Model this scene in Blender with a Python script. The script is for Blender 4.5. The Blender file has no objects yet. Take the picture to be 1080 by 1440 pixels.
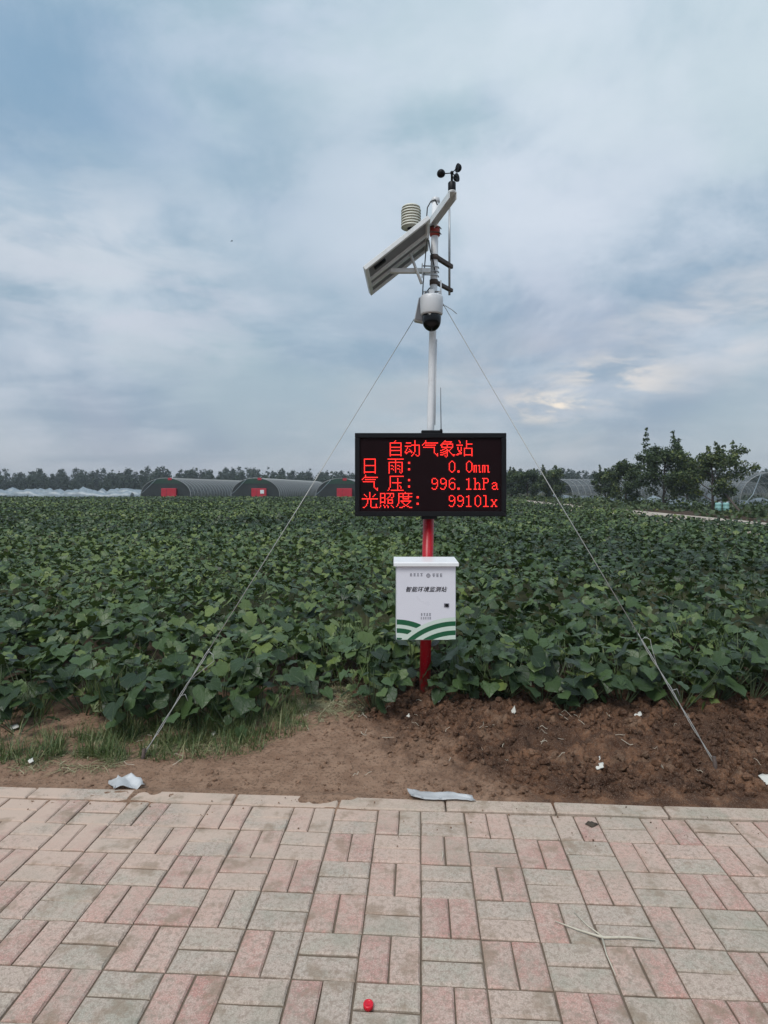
import bpy, math, random
import numpy as np
from mathutils import Vector, Matrix

R = math.radians
random.seed(7)
RNG = np.random.default_rng(11)
scene = bpy.context.scene
C = scene.collection

# ------------------------------------------------------------------ camera
CAM_H, FPX, HORIZON = 1.55, 860.0, 685.0     # eye height, focal length and horizon row in the photograph's pixels
cam_data = bpy.data.cameras.new('camera')
cam = bpy.data.objects.new('camera', cam_data)
C.objects.link(cam)
cam.location = (0, 0, CAM_H)
cam.rotation_euler = (math.pi / 2, 0, 0)
cam_data.sensor_fit = 'VERTICAL'
cam_data.sensor_height = 36.0
cam_data.lens = 36.0 * FPX / 1440.0
cam_data.shift_y = -(720.0 - HORIZON) / 1440.0
cam_data.clip_end = 5000
cam_data.clip_start = 0.02
scene.camera = cam

# ------------------------------------------------------------------ render / exposure
scene.render.engine = 'CYCLES'
scene.cycles.use_denoising = True
scene.cycles.max_bounces = 6
scene.cycles.transparent_max_bounces = 16
scene.cycles.volume_bounces = 0
scene.view_settings.view_transform = 'Standard'
scene.view_settings.look = 'None'
scene.view_settings.gamma = 1.0
scene.view_settings.exposure = 0.55
scene.view_settings.use_curve_mapping = False

# ------------------------------------------------------------------ world sky: overcast evening
SUN_EL, SUN_AZ = 55.0, 215.0          # azimuth clockwise from +Y
world = bpy.data.worlds.new('World')
scene.world = world
world.use_nodes = True


class NT:
    """tiny node-tree helper"""
    def __init__(self, tree):
        self.t = tree
        self.l = tree.links

    def n(self, typ, **kw):
        nd = self.t.nodes.new(typ)
        for k, v in kw.items():
            if k.startswith('i_'):
                nd.inputs[k[2:].replace('_', ' ')].default_value = v
            else:
                setattr(nd, k, v)
        return nd

    def link(self, a, b):
        self.l.new(a, b)

    def val(self, x, sock):
        if isinstance(x, (int, float)):
            sock.default_value = x
        elif isinstance(x, (tuple, list)):
            sock.default_value = tuple(x) if len(x) == len(sock.default_value) else tuple(x) + (1,)
        else:
            self.l.new(x, sock)

    def math(self, op, a, b=0.0, c=None, clamp=False):
        nd = self.t.nodes.new('ShaderNodeMath')
        nd.operation = op
        nd.use_clamp = clamp
        self.val(a, nd.inputs[0])
        self.val(b, nd.inputs[1])
        if c is not None:
            self.val(c, nd.inputs[2])
        return nd.outputs[0]

    def mix(self, fac, a, b, blend='MIX'):
        nd = self.t.nodes.new('ShaderNodeMix')
        nd.data_type = 'RGBA'
        nd.blend_type = blend
        self.val(fac, nd.inputs[0])
        self.val(a, nd.inputs[6])
        self.val(b, nd.inputs[7])
        return nd.outputs[2]

    def noise(self, vec, scale, detail=4, rough=0.5, dist=0.0):
        nd = self.t.nodes.new('ShaderNodeTexNoise')
        if vec is not None:
            self.l.new(vec, nd.inputs['Vector'])
        nd.inputs['Scale'].default_value = scale
        nd.inputs['Detail'].default_value = detail
        nd.inputs['Roughness'].default_value = rough
        nd.inputs['Distortion'].default_value = dist
        return nd.outputs['Fac']

    def smooth(self, x, lo, hi, a=0.0, b=1.0):
        nd = self.t.nodes.new('ShaderNodeMapRange')
        nd.interpolation_type = 'SMOOTHSTEP'
        self.val(x, nd.inputs[0])
        nd.inputs[1].default_value = lo
        nd.inputs[2].default_value = hi
        nd.inputs[3].default_value = a
        nd.inputs[4].default_value = b
        return nd.outputs[0]

    def mapping(self, vec, scale=(1, 1, 1), loc=(0, 0, 0), rot=(0, 0, 0)):
        nd = self.t.nodes.new('ShaderNodeMapping')
        self.l.new(vec, nd.inputs[0])
        nd.inputs['Scale'].default_value = scale
        nd.inputs['Location'].default_value = loc
        nd.inputs['Rotation'].default_value = rot
        return nd.outputs[0]


def px_dir(px, py):
    """world direction that a photograph pixel looks along"""
    return Vector(((px - 540) / FPX, 1.0, -(py - HORIZON) / FPX)).normalized()


def at(px, py, Y):
    """the world point at depth Y that a photograph pixel looks at"""
    d = px_dir(px, py)
    return Vector((0, 0, CAM_H)) + d * (Y / d.y)


def build_world():
    t = world.node_tree
    t.nodes.clear()
    h = NT(t)
    tc = h.n('ShaderNodeTexCoord')
    d = tc.outputs['Generated']
    sep = h.n('ShaderNodeSeparateXYZ')
    h.link(d, sep.inputs[0])
    z = h.math('MAXIMUM', sep.outputs[2], 0.0)
    den = h.math('ADD', z, 0.16)
    comb = h.n('ShaderNodeCombineXYZ')
    h.link(h.math('DIVIDE', sep.outputs[0], den), comb.inputs[0])
    h.link(h.math('DIVIDE', sep.outputs[1], den), comb.inputs[1])
    p = comb.outputs[0]
    # broad banks of cloud, then softer rolls, then streaks
    n1 = h.noise(h.mapping(p, (0.62, 0.62, 1), (3.1, 1.35, 0)), 1.0, 3, 0.5, 0.35)
    n2 = h.noise(h.mapping(p, (1.2, 1.5, 1), (7.7, 4.2, 0), (0, 0, R(18))), 1.0, 6, 0.55, 0.5)
    n3 = h.noise(h.mapping(d, (3.2, 3.2, 5.0), (1.2, 0.3, 2.0), (0, R(12), 0)), 1.0, 8, 0.62, 0.35)
    n4 = h.noise(h.mapping(d, (2.0, 2.0, 3.4), (5.2, 1.3, 0.7)), 1.0, 3, 0.5, 0.2)
    v = h.math('ADD', h.math('MULTIPLY', n1, 0.30), h.math('MULTIPLY', n2, 0.26))
    v = h.math('ADD', v, h.math('MULTIPLY', n3, 0.44))
    f = h.smooth(v, 0.41, 0.59)
    col = h.mix(f, (0.200, 0.315, 0.425), (0.520, 0.590, 0.670))
    # teal where the deck is thin, mauve where it is thick
    col = h.mix(h.smooth(n4, 0.46, 0.62, 0.0, 0.55), col, (0.400, 0.520, 0.550))
    col = h.mix(h.smooth(n4, 0.34, 0.45, 0.30, 0.0), col, (0.430, 0.440, 0.560))
    # a level, mauve-grey deck low over the horizon
    hz = h.math('POWER', 2.718, h.math('MULTIPLY', z, -5.5))
    col = h.mix(h.math('MULTIPLY', hz, 0.72), col, (0.370, 0.385, 0.440))
    # breaks in the cloud with pale light behind
    def blob(px, py, inner, outer, strength, colour, scx=14, scz=30, lo=0.42, hi=0.6):
        bd = px_dir(px, py)
        nonlocal col
        sx = h.n('ShaderNodeVectorMath', operation='SUBTRACT')
        h.link(d, sx.inputs[0])
        sx.inputs[1].default_value = bd
        sc = h.n('ShaderNodeVectorMath', operation='MULTIPLY')
        h.link(sx.outputs[0], sc.inputs[0])
        sc.inputs[1].default_value = (1, 1, 2.6)
        ln = h.n('ShaderNodeVectorMath', operation='LENGTH')
        h.link(sc.outputs[0], ln.inputs[0])
        g = h.smooth(ln.outputs['Value'], inner, outer, 1.0, 0.0)
        nn = h.noise(h.mapping(d, (scx, scx, scz), (px * .01, 0, py * .01)), 1.0, 5, 0.55, 0.3)
        g = h.math('MULTIPLY', g, h.smooth(nn, lo, hi, 0.0, strength))
        col = h.mix(g, col, colour)
    blob(240, 215, 0.05, 0.50, 0.70, (0.190, 0.300, 0.410), 2.2, 4, 0.25, 0.55)
    blob(20, 130, 0.02, 0.40, 0.6, (0.200, 0.320, 0.450), 2.2, 4, 0.25, 0.55)
    blob(420, 400, 0.02, 0.45, 0.5, (0.285, 0.405, 0.475), 2.6, 5, 0.3, 0.6)
    blob(768, 570, 0.0, 0.10, 1.0, (0.95, 0.82, 0.66), 15, 40, 0.42, 0.64)
    blob(865, 533, 0.0, 0.15, 0.9, (0.74, 0.68, 0.62), 12, 38, 0.44, 0.66)
    blob(700, 560, 0.0, 0.42, 0.45, (0.52, 0.50, 0.51), 6, 18, 0.36, 0.64)
    blob(60, 345, 0.0, 0.42, 0.70, (0.56, 0.60, 0.65), 5, 16, 0.40, 0.62)
    blob(200, 440, 0.0, 0.34, 0.6, (0.52, 0.55, 0.62), 6, 24, 0.42, 0.62)
    blob(1060, 445, 0.0, 0.34, 0.75, (0.62, 0.61, 0.62), 6, 20, 0.40, 0.68)
    blob(430, 90, 0.0, 0.5, 0.5, (0.50, 0.55, 0.66), 4, 6, 0.42, 0.62)
    blob(740, 270, 0.02, 0.70, 0.65, (0.56, 0.61, 0.69), 3.6, 5, 0.40, 0.60)
    blob(930, 30, 0.02, 0.75, 0.50, (0.54, 0.61, 0.66), 3.2, 5, 0.38, 0.60)
    sky = h.n('ShaderNodeTexSky', sky_type='NISHITA')
    sky.sun_disc = False
    sky.sun_elevation = R(SUN_EL)
    sky.sun_rotation = R(SUN_AZ)
    # overcast: the zenith is brighter than the horizon
    gain = h.math('MULTIPLY_ADD', z, 2.4, 7.6)
    vm = h.n('ShaderNodeVectorMath', operation='SCALE')
    h.link(col, vm.inputs[0])
    h.link(gain, vm.inputs['Scale'])
    fin = h.mix(0.06, vm.outputs[0], sky.outputs[0])
    bg = h.n('ShaderNodeBackground')
    h.link(fin, bg.inputs[0])
    bg.inputs[1].default_value = 0.1
    out = h.n('ShaderNodeOutputWorld')
    h.link(bg.outputs[0], out.inputs[0])


build_world()

sun_data = bpy.data.lights.new('sun', 'SUN')
sun_data.energy = 1.5
sun_data.angle = R(24)
sun_data.color = (1.0, 0.965, 0.92)
sun = bpy.data.objects.new('sun', sun_data)
C.objects.link(sun)
_s = Vector((math.sin(R(SUN_AZ)) * math.cos(R(SUN_EL)), math.cos(R(SUN_AZ)) * math.cos(R(SUN_EL)), math.sin(R(SUN_EL))))
sun.rotation_euler = _s.to_track_quat('Z', 'Y').to_euler()
sun.location = _s * 20


# ================================================================== materials
def principled(name, colour, rough=0.6, metal=0.0, spec=0.5):
    m = bpy.data.materials.new(name)
    m.use_nodes = True
    h = NT(m.node_tree)
    b = m.node_tree.nodes['Principled BSDF']
    b.inputs['Base Color'].default_value = tuple(colour) + (1,)
    b.inputs['Roughness'].default_value = rough
    b.inputs['Metallic'].default_value = metal
    b.inputs['Specular IOR Level'].default_value = spec
    return m, h, b


def worn(name, colour, rough=0.5, metal=0.0, spec=0.5, scale=30, amt=0.35, dark=None, bump=0.0, bscale=200):
    """one colour with blotchy wear"""
    m, h, b = principled(name, colour, rough, metal, spec)
    tc = h.n('ShaderNodeTexCoord')
    n = h.noise(tc.outputs['Object'], scale, 6, 0.6)
    dk = dark or tuple(c * 0.55 for c in colour)
    f = h.smooth(n, 0.48, 0.75, 0.0, amt)
    h.link(h.mix(f, colour, dk), b.inputs['Base Color'])
    h.link(h.math('MULTIPLY_ADD', n, 0.3, rough - 0.15), b.inputs['Roughness'])
    if bump:
        bp = h.n('ShaderNodeBump')
        bp.inputs['Strength'].default_value = bump
        bp.inputs['Distance'].default_value = 0.004
        h.link(h.noise(tc.outputs['Object'], bscale, 4, 0.6), bp.inputs['Height'])
        h.link(bp.outputs[0], b.inputs['Normal'])
    return m


def leaf_material(name, dark, mid, light, rough=0.5, trans=0.10, veins=True):
    m, h, b = principled(name, mid, rough, 0, 0.36)
    at_ = h.n('ShaderNodeAttribute', attribute_name='tint')
    oi = h.n('ShaderNodeObjectInfo')
    f = at_.outputs['Fac']
    c = h.mix(h.smooth(f, 0.0, 0.55), dark, mid)
    c = h.mix(h.smooth(f, 0.6, 1.0), c, light)
    if veins:
        uv = h.n('ShaderNodeUVMap')
        sp = h.n('ShaderNodeSeparateXYZ')
        h.link(uv.outputs[0], sp.inputs[0])
        ang = h.math('ARCTAN2', sp.outputs[0], h.math('ADD', sp.outputs[1], 0.12))
        w = h.math('ABSOLUTE', h.math('SINE', h.math('MULTIPLY', ang, 5.0)))
        vein = h.smooth(w, 0.0, 0.16, 1.0, 0.0)
        mot = h.noise(uv.outputs[0], 9, 3, 0.6)
        c = h.mix(h.math('MULTIPLY', vein, 0.32), c, tuple(min(1, x * 2.2) for x in mid))
        c = h.mix(h.smooth(mot, 0.5, 0.8, 0, 0.35), c, tuple(x * 0.6 for x in dark))
        bp = h.n('ShaderNodeBump')
        bp.inputs['Strength'].default_value = 0.5
        bp.inputs['Distance'].default_value = 0.01
        h.link(h.math('SUBTRACT', h.math('MULTIPLY', mot, 0.6), vein), bp.inputs['Height'])
        h.link(bp.outputs[0], b.inputs['Normal'])
    h.link(c, b.inputs['Base Color'])
    tr = h.n('ShaderNodeBsdfTranslucent')
    h.link(h.mix(0.5, c, (0.16, 0.24, 0.04)), tr.inputs[0])
    ms = h.n('ShaderNodeMixShader')
    ms.inputs[0].default_value = trans
    h.link(b.outputs[0], ms.inputs[1])
    h.link(tr.outputs[0], ms.inputs[2])
    h.link(ms.outputs[0], m.node_tree.nodes['Material Output'].inputs[0])
    return m


M = {}
M['leaf'] = leaf_material('sweet_potato_leaf', (0.012, 0.027, 0.009), (0.062, 0.104, 0.036), (0.140, 0.185, 0.050), 0.38)
M['leaf_far'] = leaf_material('crop_leaf_far', (0.011, 0.024, 0.008), (0.068, 0.108, 0.032), (0.150, 0.190, 0.044), 0.44, veins=False)
M['stem'] = worn('vine_stem', (0.075, 0.10, 0.045), 0.6, scale=20)
M['grass'] = leaf_material('grass_blade', (0.035, 0.064, 0.018), (0.085, 0.130, 0.038), (0.22, 0.22, 0.10), 0.5, veins=False)
M['dry_grass'] = leaf_material('dry_grass', (0.13, 0.125, 0.06), (0.28, 0.26, 0.14), (0.44, 0.40, 0.26), 0.7, veins=False)
M['tree_leaf'] = leaf_material('tree_leaf', (0.026, 0.044, 0.020), (0.058, 0.088, 0.032), (0.15, 0.175, 0.04), 0.5, veins=False)
M['wood_leaf'] = leaf_material('wood_leaf', (0.016, 0.030, 0.018), (0.030, 0.050, 0.027), (0.055, 0.075, 0.034), 0.6, veins=False)
M['bark'] = worn('bark', (0.075, 0.058, 0.045), 0.85, scale=12, amt=0.7, bump=0.6, bscale=60)
M['red_paint'] = worn('red_paint', (0.42, 0.006, 0.016), 0.38, spec=0.5, scale=14, amt=0.4, dark=(0.22, 0.006, 0.012))
M['white_paint'] = worn('white_paint', (0.76, 0.77, 0.79), 0.42, scale=16, amt=0.3, dark=(0.46, 0.46, 0.47))
M['grey_metal'] = worn('galvanised_steel', (0.36, 0.37, 0.38), 0.45, 0.6, scale=40, amt=0.5)
M['wire'] = worn('steel_wire', (0.42, 0.42, 0.40), 0.45, 0.3, scale=60, amt=0.5)
M['aluminium'] = worn('aluminium_frame', (0.76, 0.77, 0.77), 0.42, 0.12, scale=20)
M['backsheet'] = worn('panel_backsheet', (0.20, 0.20, 0.215), 0.55, scale=8, amt=0.3)
M['cells'] = worn('solar_cells', (0.012, 0.016, 0.045), 0.12, spec=0.7, scale=10)
M['black'] = worn('black_plastic', (0.008, 0.008, 0.010), 0.5, spec=0.2, scale=20)
M['cable'] = worn('black_cable', (0.015, 0.015, 0.016), 0.55, scale=20)
M['cream'] = worn('cream_plastic', (0.70, 0.69, 0.60), 0.5, scale=24, amt=0.3, dark=(0.50, 0.48, 0.40))
M['rust'] = worn('rusty_clamp', (0.085, 0.06, 0.05), 0.7, 0.2, scale=40, amt=0.8)
M['red_band'] = worn('red_clamp', (0.30, 0.03, 0.02), 0.5, scale=30)
M['smoke_dome'] = worn('smoked_dome', (0.004, 0.004, 0.005), 0.12, spec=0.3, scale=10, amt=0.1)
M['white_plastic'] = worn('white_plastic', (0.63, 0.64, 0.66), 0.35, scale=14, amt=0.25, dark=(0.48, 0.48, 0.48))
M['box_door'] = worn('cabinet_door_print', (0.74, 0.735, 0.80), 0.32, scale=5, amt=0.25, dark=(0.60, 0.59, 0.66))
M['box_lid'] = worn('cabinet_lid', (0.80, 0.81, 0.82), 0.38, scale=10, amt=0.25, dark=(0.55, 0.55, 0.55))
M['ink_green'] = worn('green_print', (0.008, 0.105, 0.045), 0.35, scale=10, amt=0.2)
M['ink_pale'] = worn('pale_green_print', (0.62, 0.72, 0.64), 0.35, scale=10, amt=0.15)
M['ink_dark'] = worn('dark_print', (0.018, 0.016, 0.026), 0.4, scale=10, amt=0.1)
M['ink_soft'] = worn('grey_print', (0.16, 0.155, 0.19), 0.4, scale=10, amt=0.1)
M['door_red'] = worn('red_door_sheet', (0.46, 0.010, 0.03), 0.55, scale=2, amt=0.5)
M['net_dark'] = worn('dark_shade_net', (0.022, 0.028, 0.028), 0.85, scale=1.5, amt=0.5)
M['net_green'] = worn('green_shade_net', (0.02, 0.055, 0.035), 0.85, scale=1.5, amt=0.5)
M['hoop'] = worn('hoop_tube', (0.30, 0.31, 0.31), 0.5, 0.2, scale=10)
M['concrete'] = worn('kerb_bedding', (0.15, 0.13, 0.11), 0.9, scale=10)
M['cap_red'] = worn('red_cap_plastic', (0.62, 0.006, 0.022), 0.33, scale=40, amt=0.1)
M['root'] = worn('pale_root', (0.55, 0.50, 0.40), 0.7, scale=60, amt=0.5)
M['paper'] = worn('white_paper', (0.62, 0.60, 0.54), 0.75, scale=30, amt=0.3, dark=(0.42, 0.40, 0.37))
M['aqua'] = worn('aqua_plastic', (0.27, 0.50, 0.48), 0.5, scale=4, amt=0.4)
M['dead_leaf'] = worn('dead_leaf', (0.06, 0.045, 0.03), 0.8, scale=30)
M['pale_leaf'] = worn('pale_leaf_underside', (0.30, 0.36, 0.30), 0.6, scale=30, amt=0.5)


def mat_muddy_paint():
    m, h, b = principled('muddy_red_paint', (0.42, 0.006, 0.016), 0.38, 0, 0.4)
    geo = h.n('ShaderNodeNewGeometry')
    sp = h.n('ShaderNodeSeparateXYZ')
    h.link(geo.outputs['Position'], sp.inputs[0])
    n = h.noise(geo.outputs['Position'], 26, 6, 0.65)
    n2 = h.noise(h.mapping(geo.outputs['Position'], (30, 30, 3)), 1.0, 4, 0.6)
    c = h.mix(h.smooth(n2, 0.46, 0.64, 0, 0.45), (0.43, 0.006, 0.016), (0.24, 0.006, 0.012))
    mud = h.smooth(h.math('ADD', n, h.math('MULTIPLY', h.math('SUBTRACT', 0.16, sp.outputs[2]), 1.1)), 0.46, 0.60, 0.0, 0.85)
    c = h.mix(mud, c, (0.17, 0.10, 0.065))
    scr = h.noise(geo.outputs['Position'], 90, 3, 0.6)
    c = h.mix(h.smooth(scr, 0.62, 0.68, 0, 0.5), c, (0.30, 0.20, 0.18))
    h.link(c, b.inputs['Base Color'])
    h.link(h.math('MULTIPLY_ADD', mud, 0.5, 0.36), b.inputs['Roughness'])
    return m


M['muddy_red'] = mat_muddy_paint()


def mat_film(name, colour, alpha, rough=0.35):
    m, h, b = principled(name, colour, rough, 0, 0.5)
    tc = h.n('ShaderNodeTexCoord')
    n = h.noise(tc.outputs['Object'], 1.6, 5, 0.6)
    h.link(h.mix(h.smooth(n, 0.42, 0.6, 0, 0.7), colour, tuple(c * 0.45 for c in colour)), b.inputs['Base Color'])
    tr = h.n('ShaderNodeBsdfTransparent')
    ms = h.n('ShaderNodeMixShader')
    h.link(h.smooth(n, 0.3, 0.7, alpha - 0.12, alpha + 0.12), ms.inputs[0])
    h.link(tr.outputs[0], ms.inputs[1])
    h.link(b.outputs[0], ms.inputs[2])
    h.link(ms.outputs[0], m.node_tree.nodes['Material Output'].inputs[0])
    return m


M['film'] = mat_film('greenhouse_film', (0.105, 0.122, 0.118), 0.62)
M['film_thin'] = mat_film('thin_greenhouse_film', (0.24, 0.26, 0.27), 0.42)
M['film_litter'] = mat_film('litter_film', (0.78, 0.79, 0.80), 0.74)
M['film_white'] = mat_film('low_tunnel_film', (0.34, 0.41, 0.46), 0.75)


def mat_led(name, colour, strength):
    m = bpy.data.materials.new(name)
    m.use_nodes = True
    h = NT(m.node_tree)
    m.node_tree.nodes.remove(m.node_tree.nodes['Principled BSDF'])
    e = h.n('ShaderNodeEmission')
    e.inputs[0].default_value = tuple(colour) + (1,)
    e.inputs[1].default_value = strength
    h.link(e.outputs[0], m.node_tree.nodes['Material Output'].inputs[0])
    return m


M['led'] = mat_led('lit_red_led', (1.0, 0.032, 0.026), 1.7)


def mat_screen():
    m, h, b = principled('led_matrix_face', (0.012, 0.006, 0.008), 0.7, 0, 0.08)
    tc = h.n('ShaderNodeTexCoord')
    sp = h.n('ShaderNodeSeparateXYZ')
    h.link(tc.outputs['Object'], sp.inputs[0])
    a = h.math('SUBTRACT', h.math('FRACT', h.math('DIVIDE', sp.outputs[0], 0.00762)), 0.5)
    c = h.math('SUBTRACT', h.math('FRACT', h.math('DIVIDE', sp.outputs[2], 0.00762)), 0.5)
    r = h.math('SQRT', h.math('ADD', h.math('MULTIPLY', a, a), h.math('MULTIPLY', c, c)))
    f = h.smooth(r, 0.26, 0.34, 1.0, 0.0)
    h.link(h.mix(f, (0.006, 0.004, 0.005), (0.026, 0.006, 0.009)), b.inputs['Base Color'])
    return m


M['screen'] = mat_screen()


def mat_brick(name, cols):
    m, h, b = principled(name, cols[0], 0.82, 0, 0.3)
    oi = h.n('ShaderNodeObjectInfo')
    geo = h.n('ShaderNodeNewGeometry')
    pos = geo.outputs['Position']
    rmp = h.n('ShaderNodeValToRGB')
    rmp.color_ramp.interpolation = 'LINEAR'
    els = rmp.color_ramp.elements
    els[0].position, els[0].color = 0.0, tuple(cols[0]) + (1,)
    els[1].position, els[1].color = 1.0, tuple(cols[-1]) + (1,)
    for i, c in enumerate(cols[1:-1]):
        e = els.new((i + 1) / (len(cols) - 1))
        e.color = tuple(c) + (1,)
    # random per brick, shifted by where in the paving it lies (batches of bricks)
    batch = h.noise(pos, 0.9, 2, 0.5)
    h.link(h.math('ADD', h.math('MULTIPLY', oi.outputs['Random'], 0.75), h.math('MULTIPLY_ADD', batch, 1.1, -0.42), clamp=True), rmp.inputs[0])
    c = rmp.outputs[0]
    # cement mottle inside each brick
    off = h.n('ShaderNodeVectorMath', operation='ADD')
    h.link(pos, off.inputs[0])
    cmb = h.n('ShaderNodeCombineXYZ')
    h.link(h.math('MULTIPLY', oi.outputs['Random'], 40.0), cmb.inputs[0])
    h.link(cmb.outputs[0], off.inputs[1])
    big = h.noise(off.outputs[0], 16, 4, 0.6)
    fine = h.noise(off.outputs[0], 210, 5, 0.7)
    grit = h.noise(off.outputs[0], 620, 2, 0.5)
    c = h.mix(h.smooth(big, 0.40, 0.62, 0.0, 0.65), c, (0.52, 0.40, 0.335))
    c = h.mix(h.smooth(fine, 0.50, 0.62, 0.0, 0.45), c, (0.22, 0.17, 0.14))
    c = h.mix(h.smooth(fine, 0.38, 0.48, 0.60, 0.0), c, (0.60, 0.52, 0.43))
    c = h.mix(h.smooth(grit, 0.57, 0.64, 0.0, 0.35), c, (0.11, 0.09, 0.075))
    mid = h.noise(off.outputs[0], 60, 4, 0.65)
    c = h.mix(h.smooth(mid, 0.48, 0.62, 0.0, 0.6), c, (0.27, 0.205, 0.16))
    # greenish algae film and tan dust, in patches over the whole pavement
    alg = h.noise(pos, 2.2, 5, 0.65)
    c = h.mix(h.smooth(alg, 0.48, 0.64, 0.0, 0.40), c, (0.255, 0.262, 0.205))
    sepp = h.n('ShaderNodeSeparateXYZ')
    h.link(pos, sepp.inputs[0])
    near_verge = h.smooth(sepp.outputs[1], 1.9, 3.0)
    left = h.smooth(sepp.outputs[0], 0.7, -1.2)
    dn = h.noise(pos, 3.2, 6, 0.65, 0.4)
    dust = h.math('MULTIPLY', h.smooth(dn, 0.36, 0.56), h.math('MULTIPLY', h.math('MULTIPLY_ADD', left, 0.58, 0.32), near_verge))
    c = h.mix(dust, c, (0.54, 0.405, 0.325))
    st = h.noise(pos, 7.0, 4, 0.6)
    c = h.mix(h.smooth(st, 0.54, 0.68, 0.0, 0.6), c, (0.25, 0.18, 0.125))
    h.link(c, b.inputs['Base Color'])
    bp = h.n('ShaderNodeBump')
    bp.inputs['Strength'].default_value = 0.55
    bp.inputs['Distance'].default_value = 0.004
    h.link(h.math('ADD', h.math('MULTIPLY', big, 0.5), h.math('MULTIPLY', fine, 0.6)), bp.inputs['Height'])
    h.link(bp.outputs[0], b.inputs['Normal'])
    return m


M['brick_grey'] = mat_brick('grey_green_paver', [(0.40, 0.36, 0.295), (0.45, 0.37, 0.31), (0.42, 0.375, 0.305), (0.52, 0.39, 0.32), (0.55, 0.37, 0.305)])
M['brick_pink'] = mat_brick('pink_paver', [(0.48, 0.245, 0.205), (0.54, 0.325, 0.27), (0.45, 0.24, 0.205), (0.56, 0.37, 0.305), (0.53, 0.375, 0.31)])
M['kerb'] = mat_brick('kerb_concrete', [(0.48, 0.39, 0.30), (0.45, 0.375, 0.30), (0.43, 0.38, 0.32)])


def mat_soil(name, fine_only=False):
    m, h, b = principled(name, (0.2, 0.14, 0.1), 0.95, 0, 0.15)
    geo = h.n('ShaderNodeNewGeometry')
    pos = geo.outputs['Position']
    sp = h.n('ShaderNodeSeparateXYZ')
    h.link(pos, sp.inputs[0])
    wob = h.noise(pos, 2.6, 5, 0.6)
    # dry trodden earth to the left, freshly dug reddish earth to the right
    side = h.math('ADD', sp.outputs[0], h.math('MULTIPLY_ADD', wob, 1.6, -0.8))
    side = h.math('ADD', side, h.math('MULTIPLY', h.math('SUBTRACT', sp.outputs[1], 3.5), 0.75))
    dug = h.smooth(side, -0.05, 0.60)
    n1 = h.noise(pos, 9, 6, 0.65)
    n2 = h.noise(pos, 55, 6, 0.7)
    n3 = h.noise(pos, 230, 3, 0.6)
    dry = h.mix(h.smooth(n1, 0.35, 0.65), (0.232, 0.138, 0.090), (0.320, 0.202, 0.136))
    wet = h.mix(h.smooth(n1, 0.35, 0.68), (0.072, 0.034, 0.020), (0.205, 0.105, 0.060))
    moist = h.noise(pos, 3.4, 5, 0.65, 0.5)
    wet = h.mix(h.smooth(moist, 0.46, 0.58, 0.0, 0.7), wet, (0.055, 0.028, 0.018))
    wet = h.mix(h.smooth(moist, 0.36, 0.44, 0.55, 0.0), wet, (0.235, 0.150, 0.100))
    c = h.mix(dug, dry, wet)
    c = h.mix(h.smooth(n2, 0.5, 0.62, 0, 0.65), c, (0.075, 0.045, 0.031))
    c = h.mix(h.smooth(n3, 0.54, 0.64, 0, 0.5), c, (0.33, 0.25, 0.19))
    # soil colour goes darker from the crop edge back
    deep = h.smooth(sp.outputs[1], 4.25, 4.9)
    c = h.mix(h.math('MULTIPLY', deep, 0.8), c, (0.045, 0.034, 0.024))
    h.link(c, b.inputs['Base Color'])
    bp = h.n('ShaderNodeBump')
    bp.inputs['Strength'].default_value = 0.9
    bp.inputs['Distance'].default_value = 0.012
    h.link(h.math('ADD', n2, h.math('MULTIPLY', n3, 0.3)), bp.inputs['Height'])
    h.link(bp.outputs[0], b.inputs['Normal'])
    return m


M['soil'] = mat_soil('verge_soil')


def mat_ground():
    m, h, b = principled('far_ground', (0.06, 0.06, 0.035), 0.95, 0, 0.1)
    geo = h.n('ShaderNodeNewGeometry')
    n = h.noise(geo.outputs['Position'], 0.12, 6, 0.6)
    n2 = h.noise(geo.outputs['Position'], 4.0, 5, 0.6)
    c = h.mix(h.smooth(n, 0.4, 0.65), (0.040, 0.046, 0.022), (0.085, 0.082, 0.04))
    c = h.mix(h.smooth(n2, 0.5, 0.75, 0, 0.6), c, (0.07, 0.05, 0.033))
    h.link(c, b.inputs['Base Color'])
    return m


M['ground'] = mat_ground()
M['joint'] = worn('joint_sand', (0.15, 0.112, 0.08), 0.95, scale=30, amt=0.6, bump=0.5)
M['path'] = worn('pale_dirt_path', (0.42, 0.36, 0.30), 0.95, scale=0.8, amt=0.6, dark=(0.25, 0.17, 0.13))


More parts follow.
